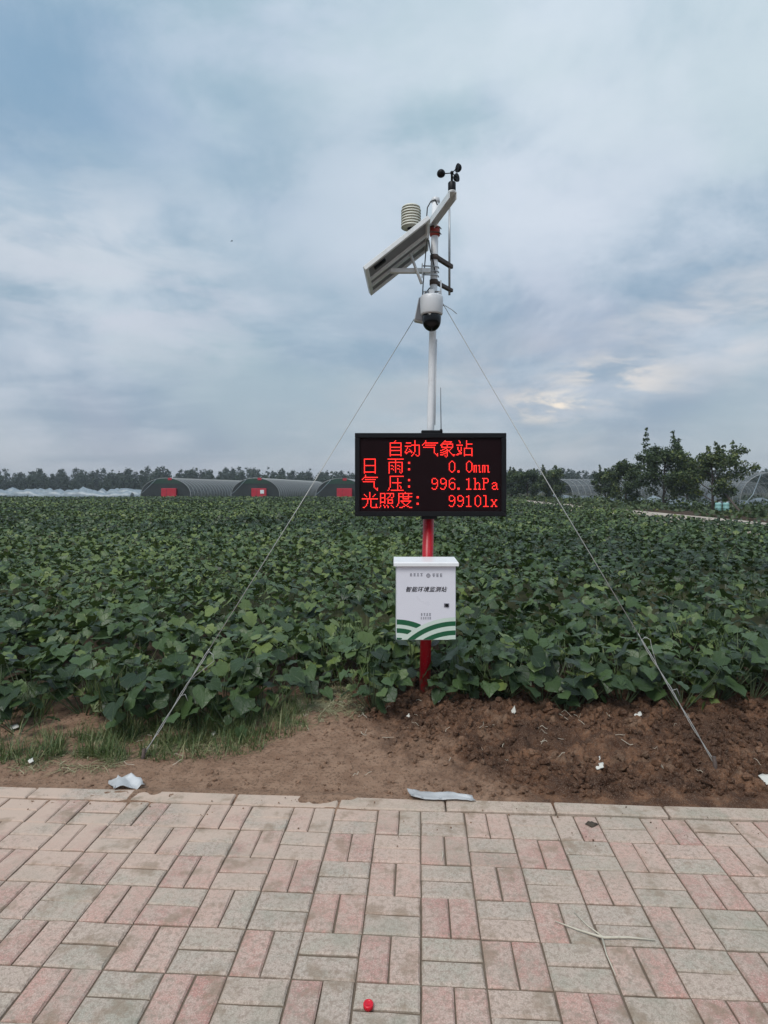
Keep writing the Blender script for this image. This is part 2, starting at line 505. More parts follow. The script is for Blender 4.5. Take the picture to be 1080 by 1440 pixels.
# ================================================================== mesh helpers
class MB:
    """collects shapes; build() links them as ONE mesh object"""
    def __init__(self):
        self.v, self.f, self.s = [], [], []

    def add(self, verts, faces, smooth=False):
        o = len(self.v)
        self.v += [tuple(p) for p in verts]
        self.f += [tuple(i + o for i in q) for q in faces]
        self.s += [smooth] * len(faces)
        return self

    def box(self, x0, x1, y0, y1, z0, z1, mat=None, bevel=0.0):
        if bevel <= 0:
            v = [(x, y, z) for z in (z0, z1) for y in (y0, y1) for x in (x0, x1)]
            f = [(0, 2, 3, 1), (4, 5, 7, 6), (0, 1, 5, 4), (2, 6, 7, 3), (0, 4, 6, 2), (1, 3, 7, 5)]
        else:
            b = bevel
            # chamfered box: 24 vertices
            v, f, idx = [], [], {}
            X, Y, Z = (x0, x1), (y0, y1), (z0, z1)
            for i in (0, 1):
                for j in (0, 1):
                    for k in (0, 1):
                        sx, sy, sz = (b, -b)[i], (b, -b)[j], (b, -b)[k]
                        for ax, p in enumerate(((X[i], Y[j] + sy, Z[k] + sz), (X[i] + sx, Y[j], Z[k] + sz), (X[i] + sx, Y[j] + sy, Z[k]))):
                            idx[(i, j, k, ax)] = len(v)
                            v.append(p)
            g = lambda i, j, k, a: idx[(i, j, k, a)]
            for i in (0, 1):
                q = [g(i, 0, 0, 0), g(i, 1, 0, 0), g(i, 1, 1, 0), g(i, 0, 1, 0)]
                f.append(tuple(q if i else q[::-1]))
                q = [g(0, i, 0, 1), g(1, i, 0, 1), g(1, i, 1, 1), g(0, i, 1, 1)]
                f.append(tuple(q[::-1] if i else q))
                q = [g(0, 0, i, 2), g(1, 0, i, 2), g(1, 1, i, 2), g(0, 1, i, 2)]
                f.append(tuple(q if i else q[::-1]))
            for a in (0, 1):
                for c in (0, 1):
                    f.append((g(0, a, c, 1), g(1, a, c, 1), g(1, a, c, 2), g(0, a, c, 2)))
                    f.append((g(a, 0, c, 0), g(a, 1, c, 0), g(a, 1, c, 2), g(a, 0, c, 2)))
                    f.append((g(a, c, 0, 0), g(a, c, 1, 0), g(a, c, 1, 1), g(a, c, 0, 1)))
            for i in (0, 1):
                for j in (0, 1):
                    for k in (0, 1):
                        f.append((g(i, j, k, 0), g(i, j, k, 1), g(i, j, k, 2)))
        if mat is not None:
            v = [mat @ Vector(p) for p in v]
        return self.add(v, f)

    def tube(self, pts, r, n=8, cap=True):
        pts = [Vector(p) for p in pts]
        rs = r if isinstance(r, (list, tuple)) else [r] * len(pts)
        vs, fs = [], []
        up = None
        for i, p in enumerate(pts):
            a = pts[max(i - 1, 0)]
            b = pts[min(i + 1, len(pts) - 1)]
            t = (b - a).normalized()
            if up is None:
                ref = Vector((0, 0, 1)) if abs(t.z) < 0.9 else Vector((1, 0, 0))
                up = t.cross(ref).normalized()
            else:
                up = (up - t * up.dot(t)).normalized()
            w = t.cross(up)
            for k in range(n):
                an = 2 * math.pi * k / n
                vs.append(p + (up * math.cos(an) + w * math.sin(an)) * rs[i])
        for i in range(len(pts) - 1):
            for k in range(n):
                fs.append((i * n + k, i * n + (k + 1) % n, (i + 1) * n + (k + 1) % n, (i + 1) * n + k))
        self.add(vs, fs, True)
        if cap:
            m = len(pts) - 1
            o = len(self.v) - len(vs)
            self.f += [tuple(o + k for k in range(n))[::-1], tuple(o + m * n + k for k in range(n))]
            self.s += [False, False]
        return self

    def lathe(self, prof, centre=(0, 0, 0), n=24, axis=None, smooth=True):
        """profile of (radius, height) turned about the vertical (or given) axis"""
        c = Vector(centre)
        q = Vector((0, 0, 1)).rotation_difference(Vector(axis).normalized()) if axis is not None else None
        vs, fs = [], []
        for r, z in prof:
            for k in range(n):
                a = 2 * math.pi * k / n
                p = Vector((r * math.cos(a), r * math.sin(a), z))
                if q:
                    p = q @ p
                vs.append(c + p)
        for i in range(len(prof) - 1):
            for k in range(n):
                fs.append((i * n + k, i * n + (k + 1) % n, (i + 1) * n + (k + 1) % n, (i + 1) * n + k))
        fs2 = [tuple(range(n))[::-1], tuple((len(prof) - 1) * n + k for k in range(n))]
        self.add(vs, fs, smooth)
        o = len(self.v) - len(vs)
        self.f += [tuple(o + i for i in q_) for q_ in fs2]
        self.s += [False, False]
        return self

    def mesh(self, name, origin=(0, 0, 0)):
        me = bpy.data.meshes.new(name)
        ox, oy, oz = origin
        me.from_pydata([(x - ox, y - oy, z - oz) for x, y, z in self.v], [], self.f)
        me.polygons.foreach_set('use_smooth', self.s)
        me.update()
        return me

    def build(self, name, mat, parent=None, own_origin=None):
        o = world_loc(parent) if parent is not None else Vector(own_origin or (0, 0, 0))
        me = self.mesh(name, o)
        ob = link(name, me, mat, parent)
        if parent is None:
            ob.location = o
        return ob


def world_loc(o):
    v = Vector((0, 0, 0))
    while o is not None:
        v += o.location
        o = o.parent
    return v


def link(name, me, mat, parent=None):
    if mat is not None and not me.materials:
        me.materials.append(M[mat] if isinstance(mat, str) else mat)
    ob = bpy.data.objects.new(name, me)
    C.objects.link(ob)
    if parent is not None:
        ob.parent = parent
    return ob


def tag(o, label=None, cat=None, group=None, kind=None):
    if label:
        o['label'] = label
    if cat:
        o['category'] = cat
    if group:
        o['group'] = group
    if kind:
        o['kind'] = kind
    return o


def thing(name, loc, label, cat, group=None):
    o = bpy.data.objects.new(name, None)
    o.empty_display_size = 0.1
    C.objects.link(o)
    o.location = loc
    return tag(o, label, cat, group)


def tri_mesh(name, verts, tris, tint=None, uv=None, smooth=True):
    me = bpy.data.meshes.new(name)
    nv, nt = len(verts), len(tris)
    me.vertices.add(nv)
    me.vertices.foreach_set('co', np.asarray(verts, np.float32).ravel())
    me.loops.add(nt * 3)
    me.loops.foreach_set('vertex_index', np.asarray(tris, np.int32).ravel())
    me.polygons.add(nt)
    me.polygons.foreach_set('loop_start', np.arange(0, nt * 3, 3, dtype=np.int32))
    me.polygons.foreach_set('use_smooth', np.full(nt, smooth))
    if tint is not None:
        a = me.attributes.new('tint', 'FLOAT', 'POINT')
        a.data.foreach_set('value', np.asarray(tint, np.float32))
    if uv is not None:
        l = me.uv_layers.new(name='UVMap')
        l.data.foreach_set('uv', np.asarray(uv, np.float32)[np.asarray(tris).ravel()].ravel())
    me.update(calc_edges=True)
    me.validate()
    return me


def unit(a):
    return a / np.maximum(np.linalg.norm(a, axis=-1, keepdims=True), 1e-9)


def scatter(tv, tt, pos, normal, tip, size, tint, uvs=True):
    """copies of a leaf template: verts tv (n,3), tris tt, at pos with given normals and tip directions"""
    n_ = unit(normal)
    t_ = unit(tip - n_ * np.sum(tip * n_, axis=1, keepdims=True))
    x_ = np.cross(t_, n_)
    k, m = len(pos), len(tv)
    size = size.reshape(-1, 1, 1) if size.ndim == 1 else size.reshape(-1, 1, 3)
    loc = tv[None] * size
    V = (pos[:, None] + loc[..., 0:1] * x_[:, None] + loc[..., 1:2] * t_[:, None] + loc[..., 2:3] * n_[:, None]).reshape(-1, 3)
    T = (tt[None] + (np.arange(k) * m)[:, None, None]).reshape(-1, 3)
    tn = np.repeat(tint, m)
    uv = np.tile(tv[:, :2], (k, 1)) if uvs else None
    return V, T, tn, uv


def merge(parts):
    V, T, N, U, o = [], [], [], [], 0
    for v, t, n, u in parts:
        V.append(v)
        T.append(t + o)
        N.append(n)
        U.append(u if u is not None else np.zeros((len(v), 2)))
        o += len(v)
    return np.concatenate(V), np.concatenate(T), np.concatenate(N), np.concatenate(U)


def leaf_template(kind):
    if kind == 'big':      # heart-shaped with faint lobes, midrib folded, tip drooping
        out = [(0, 0.03), (0.16, -0.10), (0.38, -0.08), (0.54, 0.08), (0.58, 0.27), (0.47, 0.46), (0.36, 0.60), (0.19, 0.78), (0, 0.95)]
    elif kind == 'lobed':  # three-pointed
        out = [(0, 0.04), (0.20, -0.08), (0.46, -0.04), (0.66, 0.20), (0.38, 0.30), (0.34, 0.48), (0.26, 0.62), (0.12, 0.80), (0, 1.0)]
    elif kind == 'round':  # old broad leaf with an uneven, nibbled rim
        out = [(0, 0.02), (0.22, -0.10), (0.45, -0.02), (0.50, 0.16), (0.60, 0.34), (0.46, 0.52), (0.40, 0.66), (0.16, 0.76), (0, 0.84)]
    elif kind == 'mid':
        out = [(0, 0.03), (0.34, -0.08), (0.56, 0.16), (0.44, 0.50), (0, 0.95)]
    else:
        out = [(0, 0.0), (0.48, 0.25), (0, 1.0)]
    def z(x, y):
        return 0.34 * abs(x) - 0.30 * y * y - 0.42 * x * x
    if kind == 'small':
        v = [(0, 0, 0), (0.46, 0.35, 0.10), (0, 1, -0.22), (-0.46, 0.35, 0.10)]
        return np.array(v, float), np.array([(0, 1, 2), (0, 2, 3)])
    v = [(0, 0.38, z(0, 0.38)), (0, 0.7, z(0, 0.7))]
    t = []
    for s in (1, -1):
        ids = []
        for (x, y) in out:
            ids.append(len(v))
            v.append((s * x, y, z(x, y) + (0.03 if len(ids) % 2 else -0.03) * (x > 0.2)))
        for a in range(len(ids) - 1):
            c = 0 if out[a + 1][1] < 0.6 else 1
            t.append((c, ids[a], ids[a + 1]) if s < 0 else (c, ids[a + 1], ids[a]))
        j = next(i for i in range(len(out)) if out[i][1] >= 0.6 and i > 1) - 1
        t.append((0, ids[j], 1) if s < 0 else (0, 1, ids[j]))
    return np.array(v, float), np.array(t)


LEAF = {k: leaf_template(k) for k in ('big', 'mid', 'small', 'lobed', 'round')}


def vnoise(x, y, seed=0, oct=4):
    """cheap smooth value noise, 0..1"""
    x = np.asarray(x, float); y = np.asarray(y, float)
    tot = np.zeros(np.broadcast(x, y).shape); amp = 1.0; norm = 0.0
    for o in range(oct):
        xf, yf = np.floor(x), np.floor(y)
        fx, fy = x - xf, y - yf
        fx, fy = fx * fx * (3 - 2 * fx), fy * fy * (3 - 2 * fy)
        def hsh(i, j):
            s = np.sin(i * 127.1 + j * 311.7 + seed * 74.7 + o * 19.19) * 43758.5453
            return s - np.floor(s)
        a = hsh(xf, yf) * (1 - fx) + hsh(xf + 1, yf) * fx
        b = hsh(xf, yf + 1) * (1 - fx) + hsh(xf + 1, yf + 1) * fx
        tot += amp * (a * (1 - fy) + b * fy)
        norm += amp
        amp *= 0.5
        x, y = x * 2.03 + 5.1, y * 2.03 + 1.7
    return tot / norm


# ================================================================== setting
YAW = math.atan(52 / FPX)                     # the paving runs a little to the right of the view
U = Vector((math.cos(YAW), -math.sin(YAW), 0))
Vv = Vector((math.sin(YAW), math.cos(YAW), 0))


def uv2w(u, v, z=0.0):
    p = U * u + Vv * v
    return Vector((p.x, p.y, z))


CELL = 0.2046
KERB0, KERB1 = 2.937, 3.040                   # kerb front and back along the paving's depth axis

mb = MB()
mb.add([(-900, -900, -0.12), (900, -900, -0.12), (900, 900, -0.12), (-900, 900, -0.12)], [(0, 1, 2, 3)])
tag(mb.build('ground', 'ground'), kind='structure')

mb = MB()
mb.add([uv2w(-14, -7, -0.0085), uv2w(14, -7, -0.0085), uv2w(14, KERB0 + 0.02, -0.0085), uv2w(-14, KERB0 + 0.02, -0.0085)], [(0, 1, 2, 3)])
pavement = tag(mb.build('pavement', 'joint'), kind='structure')


def brick_mesh(name, lx, ly, seed, dep=0.05):
    rr = random.Random(seed)
    b = 0.0042
    x, y = lx / 2, ly / 2
    j = lambda a: rr.uniform(-a, a)
    base = [(-x, -y), (0, -y), (x, -y), (x, 0), (x, y), (0, y), (-x, y), (-x, 0)]
    top = []
    for (px, py) in base:
        top.append((px - math.copysign(b + rr.uniform(0, 0.0035), px) * (px != 0) + j(0.0008), py - math.copysign(b + rr.uniform(0, 0.0035), py) * (py != 0) + j(0.0008)))
    v = [(a + j(.0012), c + j(.0012), -dep) for a, c in base] + [(a + j(.0008), c + j(.0008), -0.0050 + j(0.001)) for a, c in base] + [(a, c, j(0.0006)) for a, c in top] + [(0, 0, 0.0004)]
    f = []
    for i in range(8):
        k = (i + 1) % 8
        f += [(i, k, 8 + k, 8 + i), (8 + i, 8 + k, 16 + k, 16 + i), (16 + i, 16 + k, 24)]
    me = bpy.data.meshes.new(name)
    me.from_pydata(v, [], f)
    me.polygons.foreach_set('use_smooth', [False] * len(f))
    me.update()
    return me


BR = {}
for ori in 'hv':
    for k in range(6):
        L, W = CELL - 0.0062, CELL / 2 - 0.0062
        me = brick_mesh('paving_brick', *( (L, W) if ori == 'h' else (W, L)), seed=k + (40 if ori == 'v' else 0))
        me.materials.append(M['brick_grey' if ori == 'h' else 'brick_pink'])
        # a few of each go to the other clay
        BR[ori, k] = me
for ori in 'hv':
    for k in (6, 7):
        me = BR[ori, k - 6].copy()
        me.materials[0] = M['brick_pink' if ori == 'h' else 'brick_grey']
        BR[ori, k] = me


def put_brick(ori, u, v, rr):
    k = rr.choice([0, 1, 2, 3, 4, 5, 0, 1, 2, 3, 4, 5, 6, 7])
    if ori == 'h' and k > 5 and rr.random() < 0.5:
        k = rr.randrange(6)
    o = bpy.data.objects.new('paving_brick', BR[ori, k])
    C.objects.link(o)
    o.parent = pavement
    o.location = uv2w(u + rr.uniform(-.0012, .0012), v + rr.uniform(-.0012, .0012), rr.uniform(-0.0022, 0.0016))
    o.rotation_euler = (rr.uniform(-.008, .008), rr.uniform(-.008, .008), -YAW + rr.uniform(-.008, .008) + (math.pi if rr.random() < .5 else 0))


rr = random.Random(5)
far_bricks = MB()
for row in range(0, 30):
    v = KERB0 - CELL * (row + 0.5) - 0.002
    for col in range(-26, 26):
        u = CELL * (col + 0.5)
        ori = 'h' if (row + col) % 2 == 0 else 'v'
        inview = row < 7 and -10 <= col <= 9
        for s in (-1, 1):
            uu, vv = (u, v + s * CELL / 4) if ori == 'h' else (u + s * CELL / 4, v)
            if inview:
                put_brick(ori, uu, vv, rr)
            else:
                L, W = CELL - 0.0062, CELL / 2 - 0.0062
                hx, hy = (L / 2, W / 2) if ori == 'h' else (W / 2, L / 2)
                zt = rr.uniform(-0.002, 0.001)
                b = 0.005
                lo = [uv2w(uu + a * hx, vv + c * hy, -0.04) for a, c in ((-1, -1), (1, -1), (1, 1), (-1, 1))]
                m1 = [uv2w(uu + a * hx, vv + c * hy, zt - b) for a, c in ((-1, -1), (1, -1), (1, 1), (-1, 1))]
                hi = [uv2w(uu + a * (hx - b), vv + c * (hy - b), zt) for a, c in ((-1, -1), (1, -1), (1, 1), (-1, 1))]
                f = [(8, 9, 10, 11)]
                for i in range(4):
                    k = (i + 1) % 4
                    f += [(i, k, 4 + k, 4 + i), (4 + i, 4 + k, 8 + k, 8 + i)]
                far_bricks.add(lo + m1 + hi, f)
fb = far_bricks.build('outer_paving_bricks', 'brick_grey', pavement)
tag(fb, kind='stuff')
fb.data.materials.append(M['brick_pink'])
mi = np.array([1 if (i // 18) % 2 else 0 for i in range(len(fb.data.polygons))], dtype=np.int32)
fb.data.polygons.foreach_set('material_index', mi)

# kerb: a low bed with single kerb stones on it
mb = MB()
mb.add([uv2w(u, v, z) for z in (-0.13, -0.02) for u, v in ((-14, KERB0 + .004), (14, KERB0 + .004), (14, KERB1 - .004), (-14, KERB1 - .004))],
       [(4, 5, 6, 7), (0, 1, 5, 4), (1, 2, 6, 5), (2, 3, 7, 6), (3, 0, 4, 7)])
kerb = tag(mb.build('kerb', 'concrete'), kind='structure')
KL = 0.522
for i in range(-8, 9):
    u0 = 0.120 + i * KL                       # joints as seen at the foot of the picture's kerb
    m = MB()
    m.box(-KL / 2 + 0.0045, KL / 2 - 0.0045, -0.0485, 0.0485, -0.12, 0.0, bevel=0.006)
    rk = random.Random(90 + i)
    m.v = [(x + rk.uniform(-.0015, .0015), y + rk.uniform(-.0018, .0018), z + rk.uniform(-.0012, .0012)) for x, y, z in m.v]
    o = link('kerb_stone', m.mesh('kerb_stone'), 'kerb', kerb)
    o.location = uv2w(u0 + KL / 2, (KERB0 + KERB1) / 2, 0.006 + rk.uniform(-.004, .004))
    o.rotation_euler = (0, rk.uniform(-.004, .004), -YAW + rk.uniform(-.006, .006))


# verge: bare soil between kerb and crop
def verge_z(x, y):
    v = x * math.sin(YAW) + y * math.cos(YAW)
    dug = np.clip((x + (y - 3.5) * 0.75 + 0.2) / 0.9, 0, 1)
    base = -0.016 + 0.05 * np.clip((v - KERB1) / 1.3, 0, 1)
    rough = (vnoise(x * 2.2, y * 2.2, 1) - 0.5) * (0.035 + 0.05 * dug)
    clod = np.abs(vnoise(x * 9, y * 9, 2, 5) - 0.5) * (0.012 + 0.16 * dug)
    fine = (vnoise(x * 34, y * 34, 3, 3) - 0.5) * (0.005 + 0.045 * dug)
    ramp = np.clip((v - KERB1) / 0.30, 0.12, 1)
    heap = 0.040 * np.exp(-(((x - 0.294) / 0.17) ** 2 + ((y - 4.42) / 0.13) ** 2))
    return base + heap + (rough + clod + fine) * ramp


xs = np.arange(-4.6, 4.6, 0.0125)
vs_ = np.concatenate([np.arange(2.78, 4.6, 0.0125), np.arange(4.6, 6.2, 0.05)])
GX, GV = np.meshgrid(xs, vs_)
WX = GX * math.cos(YAW) + GV * math.sin(YAW)
WY = -GX * math.sin(YAW) + GV * math.cos(YAW)
WZ = verge_z(WX, WY)
tt_ = (KERB1 - GV) / 0.12
spill = -0.010 - 0.016 * tt_ + (vnoise(WX * 2.4, WY * 5.0, 41, 4) - 0.5) * 0.075 + np.clip(-WX - 0.2, -0.7, 0.7) * 0.010 + (vnoise(WX * 30, WY * 30, 42, 2) - .5) * .006
spill = np.clip(spill, -0.06, 0.019)
kk = np.clip((GV - KERB1) / 0.07, 0, 1)
WZ = np.where(GV < KERB1, spill, np.maximum(WZ, spill) * (1 - kk) + WZ * kk)
nr, nc = WX.shape
idx = np.arange(nr * nc).reshape(nr, nc)
a, b_, c_, d_ = idx[:-1, :-1].ravel(), idx[:-1, 1:].ravel(), idx[1:, 1:].ravel(), idx[1:, :-1].ravel()
T = np.concatenate([np.stack([a, b_, c_], 1), np.stack([a, c_, d_], 1)])
me = tri_mesh('soil_verge', np.stack([WX.ravel(), WY.ravel(), WZ.ravel()], 1), T)
verge = tag(link('soil_verge', me, 'soil'), kind='structure')

# pale dirt path along the far right side of the field
mb = MB()
pts = []
ys = [8, 14, 20, 26, 32, 40, 50, 62, 76, 90]
for i, y in enumerate(ys):
    w = 0.25 * math.sin(y * 0.7)
    pts += [(12.75, y, -0.12), (13.25 + w * .6, y, 0.22), (14.3 - w * 0.6, y, 0.22), (14.7, y, -0.12)]
mb.add(pts, [(4 * i + k, 4 * i + k + 1, 4 * i + k + 5, 4 * i + k + 4) for i in range(len(ys) - 1) for k in range(3)])
tag(mb.build('path', 'path'), kind='structure')


# ================================================================== crop field
def edge_y(x):
    """front edge of the crop: notch of trampled ground left of the mast"""
    x = np.asarray(x, float)
    e = 4.20 + 0.08 * np.sin(x * 2.3 + 1.0) + 0.06 * np.sin(x * 5.1)
    e = e - 0.24 * np.clip((-x - 0.55) / 0.4, 0, 1)
    e = e + 0.52 * np.exp(-((x + 0.42) / 0.17) ** 2)
    e = e + 0.26 * np.exp(-((x - 0.30) / 0.20) ** 2)
    e = e + 0.05 * np.clip(x, 0, 1)
    return e


def canopy(x, y):
    d = y - edge_y(x)
    h = 0.22 + 0.15 * vnoise(x * 0.9, y * 0.9, 5, 3) + 0.16 * vnoise(x * 0.55, y * 1.7, 9, 2) + 0.16 * (vnoise(x * 2.6, y * 2.6, 6, 2) - 0.5)
    return h * np.clip(0.50 + d / 0.7, 0.45, 1.0)


def sample_field(y0, y1, dens, margin=1.6):
    half = lambda y: 0.70 * y + margin
    area = (y1 - y0) * (half(y0) + half(y1))
    n = int(area * dens)
    y = y0 + (y1 - y0) * RNG.random(n * 2)
    keep = RNG.random(n * 2) < half(y) / half(y1)
    y = y[keep][:n]
    x = (RNG.random(len(y)) * 2 - 1) * half(y)
    ok = (x < 12.6 + 0.35 * np.sin(y * 0.6)) & (y > edge_y(x) + 0.02) & (y < 79 + 2 * np.sin(x * .2))
    return x[ok], y[ok]


def leaf_batch(kind, x, y, lo, hi, layer=1.0, tilt=(0.15, 0.75), front=0.0):
    n = len(x)
    z = canopy(x, y) * layer * (0.62 + 0.42 * RNG.random(n) + 0.20 * (RNG.random(n) < 0.06))
    az = RNG.random(n) * 2 * math.pi
    tl = tilt[0] + (tilt[1] - tilt[0]) * RNG.random(n)
    nrm = np.stack([np.cos(az) * np.sin(tl), np.sin(az) * np.sin(tl) - front, np.cos(tl)], 1)
    tip = np.stack([np.cos(az), np.sin(az), -0.25 * np.ones(n)], 1) + RNG.normal(0, 0.5, (n, 3)) * np.array([1, 1, 0.2])
    size = lo + (hi - lo) * RNG.random(n) ** 1.2
    big = vnoise(x * 0.22, y * 0.22, 8, 3)
    tint = np.clip(0.34 + 1.2 * (big - 0.5) + RNG.normal(0, 0.30, n) + (RNG.random(n) < 0.04) * 0.4, 0, 1)
    pos = np.stack([x, y, z], 1)
    size = np.stack([size * RNG.uniform(.78, 1.2, n), size * RNG.uniform(.85, 1.15, n), size * RNG.uniform(.3, 2.0, n)], 1)
    kinds = [kind, 'round', 'lobed'] if kind != 'small' else [kind]
    pick = np.minimum(RNG.integers(0, 9, n) // 4, len(kinds) - 1)
    return merge([scatter(*LEAF[k], pos[pick == i], nrm[pick == i], tip[pick == i], size[pick == i], tint[pick == i]) for i, k in enumerate(kinds)])


parts = []
# the nearest metres: several layers of leaves, so that gaps look into shade
x, y = sample_field(3.8, 6.6, 150)
parts.append(leaf_batch('big', x, y, 0.06, 0.145, 1.0, (0.05, 0.70), 0.08))
x, y = sample_field(3.8, 6.0, 80)
parts.append(leaf_batch('mid', x, y, 0.06, 0.12, 0.62, (0.2, 0.9), 0.3))
x, y = sample_field(6.6, 12.5, 135, 1.4)
parts.append(leaf_batch('mid', x, y, 0.055, 0.125, 1.0, (0.03, 0.75), 0.05))
x, y = sample_field(12.5, 22, 75, 1.4)
parts.append(leaf_batch('mid', x, y, 0.065, 0.14, 1.0, (0.05, 0.95), 0.08))
V, T, N, UVs = merge(parts)
crop = link('crop_field', tri_mesh('crop_field', V, T, N, UVs), 'leaf')
tag(crop, 'wide field of low dark green sweet potato vines behind the soil strip', 'crop', kind='stuff')
parts = []
x, y = sample_field(22, 42, 30, 2)
parts.append(leaf_batch('small', x, y, 0.12, 0.22, 1.0, (0.05, 0.8), 0.1))
x, y = sample_field(42, 82, 11, 2)
parts.append(leaf_batch('small', x, y, 0.16, 0.30, 1.0, (0.05, 0.8), 0.1))
V, T, N, UVs = merge(parts)
tag(link('far_crop_field', tri_mesh('far_crop_field', V, T, N), 'leaf_far'),
    'far half of the vine field, fine green texture up to the greenhouses', 'crop', kind='stuff')

# weeds growing up through the vines, here and there
n = 760
y = 4.3 + 26 * RNG.random(n) ** 1.6
x = (RNG.random(n) * 2 - 1) * (0.68 * y + 0.5)
ok = (vnoise(x * .45, y * .45, 51, 2) > 0.50) & (x < 12.3) & (y > edge_y(x) + .1)
x, y = x[ok], y[ok]
per = 16
WX_ = np.repeat(x, per) + RNG.normal(0, .06, len(x) * per)
WY_ = np.repeat(y, per) + RNG.normal(0, .06, len(x) * per)

# single plants along the front edge, leaf by leaf
LEAF_ME = []
for k in range(10):
    tv, tt = LEAF[('big', 'round')[k % 2]]
    w = tv.copy()
    rg = np.random.default_rng(300 + k)
    w[:, 2] += rg.normal(0, 0.018, len(w))
    w[:, 0] *= rg.uniform(0.9, 1.12)
    w[:, 2] += rg.uniform(-0.10, 0.16) * w[:, 0] * (1 if k % 2 else -1)
    tn = np.full(len(w), [0.12, 0.3, 0.22, 0.45, 0.35, 0.2, 0.55, 0.05, 0.4, 0.74][k])
    m_ = tri_mesh('leaf', w, tt, tn, w[:, :2])
    m_.materials.append(M['leaf'])
    LEAF_ME.append(m_)


def crop_plant(x, y, label, group, n=16, h=0.34, spread=0.26, seed=0, smin=0.085, smax=0.15):
    rg = random.Random(1000 + seed)
    z0 = float(verge_z(np.array(x), np.array(y)))
    t = thing('sweet_potato_plant', (x, y, z0 - 0.01), label, 'plant', group)
    stems = MB()
    for i in range(n):
        az = rg.uniform(0, 2 * math.pi)
        rad = spread * math.sqrt(rg.random())
        px, py = rad * math.cos(az), rad * math.sin(az) * 0.75
        fr = max(0.0, -py / spread)
        z = h * (1.0 - 0.55 * fr) * rg.uniform(0.55, 1.08)
        p = Vector((px, py, max(z, 0.05)))
        stems.tube([(x + px * 0.15, y + py * 0.15, z0 - .01), (x + px * 0.7, y + py * .7, z0 + p.z * 0.55), (x + px, y + py, z0 - .01 + p.z)], [0.004, 0.003, 0.002], 4, False)
        nrm = Vector((rg.gauss(0, .36) + px * 0.7, rg.gauss(-.14, .34) + py * 0.7, rg.uniform(0.7, 1.15))).normalized()
        tip = Vector((px * 1.5 + rg.gauss(0, .5), py * 1.2 + rg.gauss(-.15, .45), -0.22 - 0.25 * fr))
        tip = (tip - nrm * tip.dot(nrm)).normalized()
        xax = tip.cross(nrm)
        s = smin * 0.7 + (smax - smin * 0.7) * rg.random() ** 0.9
        mt = Matrix((xax, tip, nrm)).transposed().to_4x4() @ Matrix.Scale(s, 4)
        mt.translation = p
        o = bpy.data.objects.new('leaf', LEAF_ME[rg.choice([0, 1, 2, 3, 4, 5, 6, 7, 8, 0, 1, 2, 3, 4, 5, 7, 9])])
        C.objects.link(o)
        o.parent = t
        o.matrix_local = mt
    stems.build('stem', 'stem', t)
    return t


ORD = ['first', 'second', 'third', 'fourth', 'fifth', 'sixth', 'seventh', 'eighth', 'ninth', 'tenth']
left_x = [x for x in np.arange(-0.78, -2.75, -0.30)]
right_x = [x for x in np.arange(0.50, 2.75, 0.30)]
for side, row in (('left', left_x), ('right', right_x)):
    for k, xx in enumerate(row):
        e = float(edge_y(xx)) + 0.06 + 0.05 * math.sin(xx * 9)
        where = 'left of the trampled gap' if side == 'left' else 'right of the red pole'
        crop_plant(xx + 0.05 * math.sin(xx * 17), e, f'{ORD[k]} front row sweet potato plant {where}, counted outward', f'front row plants {where}', 19, 0.37, 0.29, k + (30 if side == 'left' else 0))
crop_plant(-0.07, 4.20, 'small sweet potato plant standing forward of the row, just left of the red pole foot', None, 26, 0.30, 0.22, 77, 0.07, 0.12)
crop_plant(-0.02, 4.62, 'sweet potato plant behind the forward one, between trampled gap and red pole', None, 20, 0.38, 0.26, 78, 0.08, 0.13)
for k_, (sx_, sy_, n_, h_, sp_, lb_) in enumerate([
    (-2.30, 3.84, 9, 0.16, 0.20, 'low straggling plant spilling onto the soil at far left'),
    (-1.62, 3.90, 10, 0.18, 0.20, 'low straggling plant spilling over the grass left of the left guy wire'),
    (-0.95, 3.86, 9, 0.17, 0.18, 'low straggling plant spilling over the grass right of the left guy wire'),
    (-0.46, 4.45, 9, 0.15, 0.16, 'low plant growing in the trampled gap'),
    (0.44, 4.28, 10, 0.20, 0.13, 'low plant crowding the right side of the red pole foot'),
    (1.22, 4.10, 8, 0.15, 0.16, 'low straggling plant spilling onto dug soil right of the mast')]):
    crop_plant(sx_, sy_, lb_, None, n_, h_, sp_, 90 + k_, 0.06, 0.11)


# grass
def blades(n, xy, z, hgt, wid, lean, tints, flat=0.0):
    tv = np.array([(-0.5, 0, 0), (0.5, 0, 0), (-0.35, 0.5, 0.10), (0.35, 0.5, 0.10), (0, 1, 0.38)], float)
    tt = np.array([(0, 1, 3), (0, 3, 2), (2, 3, 4)])
    az = RNG.random(n) * 2 * math.pi
    l = np.abs(RNG.normal(0, lean, n)) + flat
    tip = np.stack([np.cos(az) * np.sin(l), np.sin(az) * np.sin(l), np.cos(l)], 1)
    nrm = np.stack([np.cos(az) * np.cos(l), np.sin(az) * np.cos(l), -np.sin(l)], 1)
    size = np.stack([wid * (0.7 + 0.6 * RNG.random(n)), hgt, hgt], 1)
    return scatter(tv, tt, np.stack([xy[0], xy[1], z], 1), nrm, tip, size, tints, False)


V, T, N, _ = blades(len(WX_), (WX_, WY_), canopy(WX_, WY_) * 0.55, RNG.uniform(.12, .30, len(WX_)), 0.007, 0.45, np.clip(RNG.normal(.5, .2, len(WX_)), 0, 1))
tag(link('field_weeds', tri_mesh('field_weeds', V, T, N), 'grass'), 'thin grassy weeds growing up through the vines', 'weeds', kind='stuff')


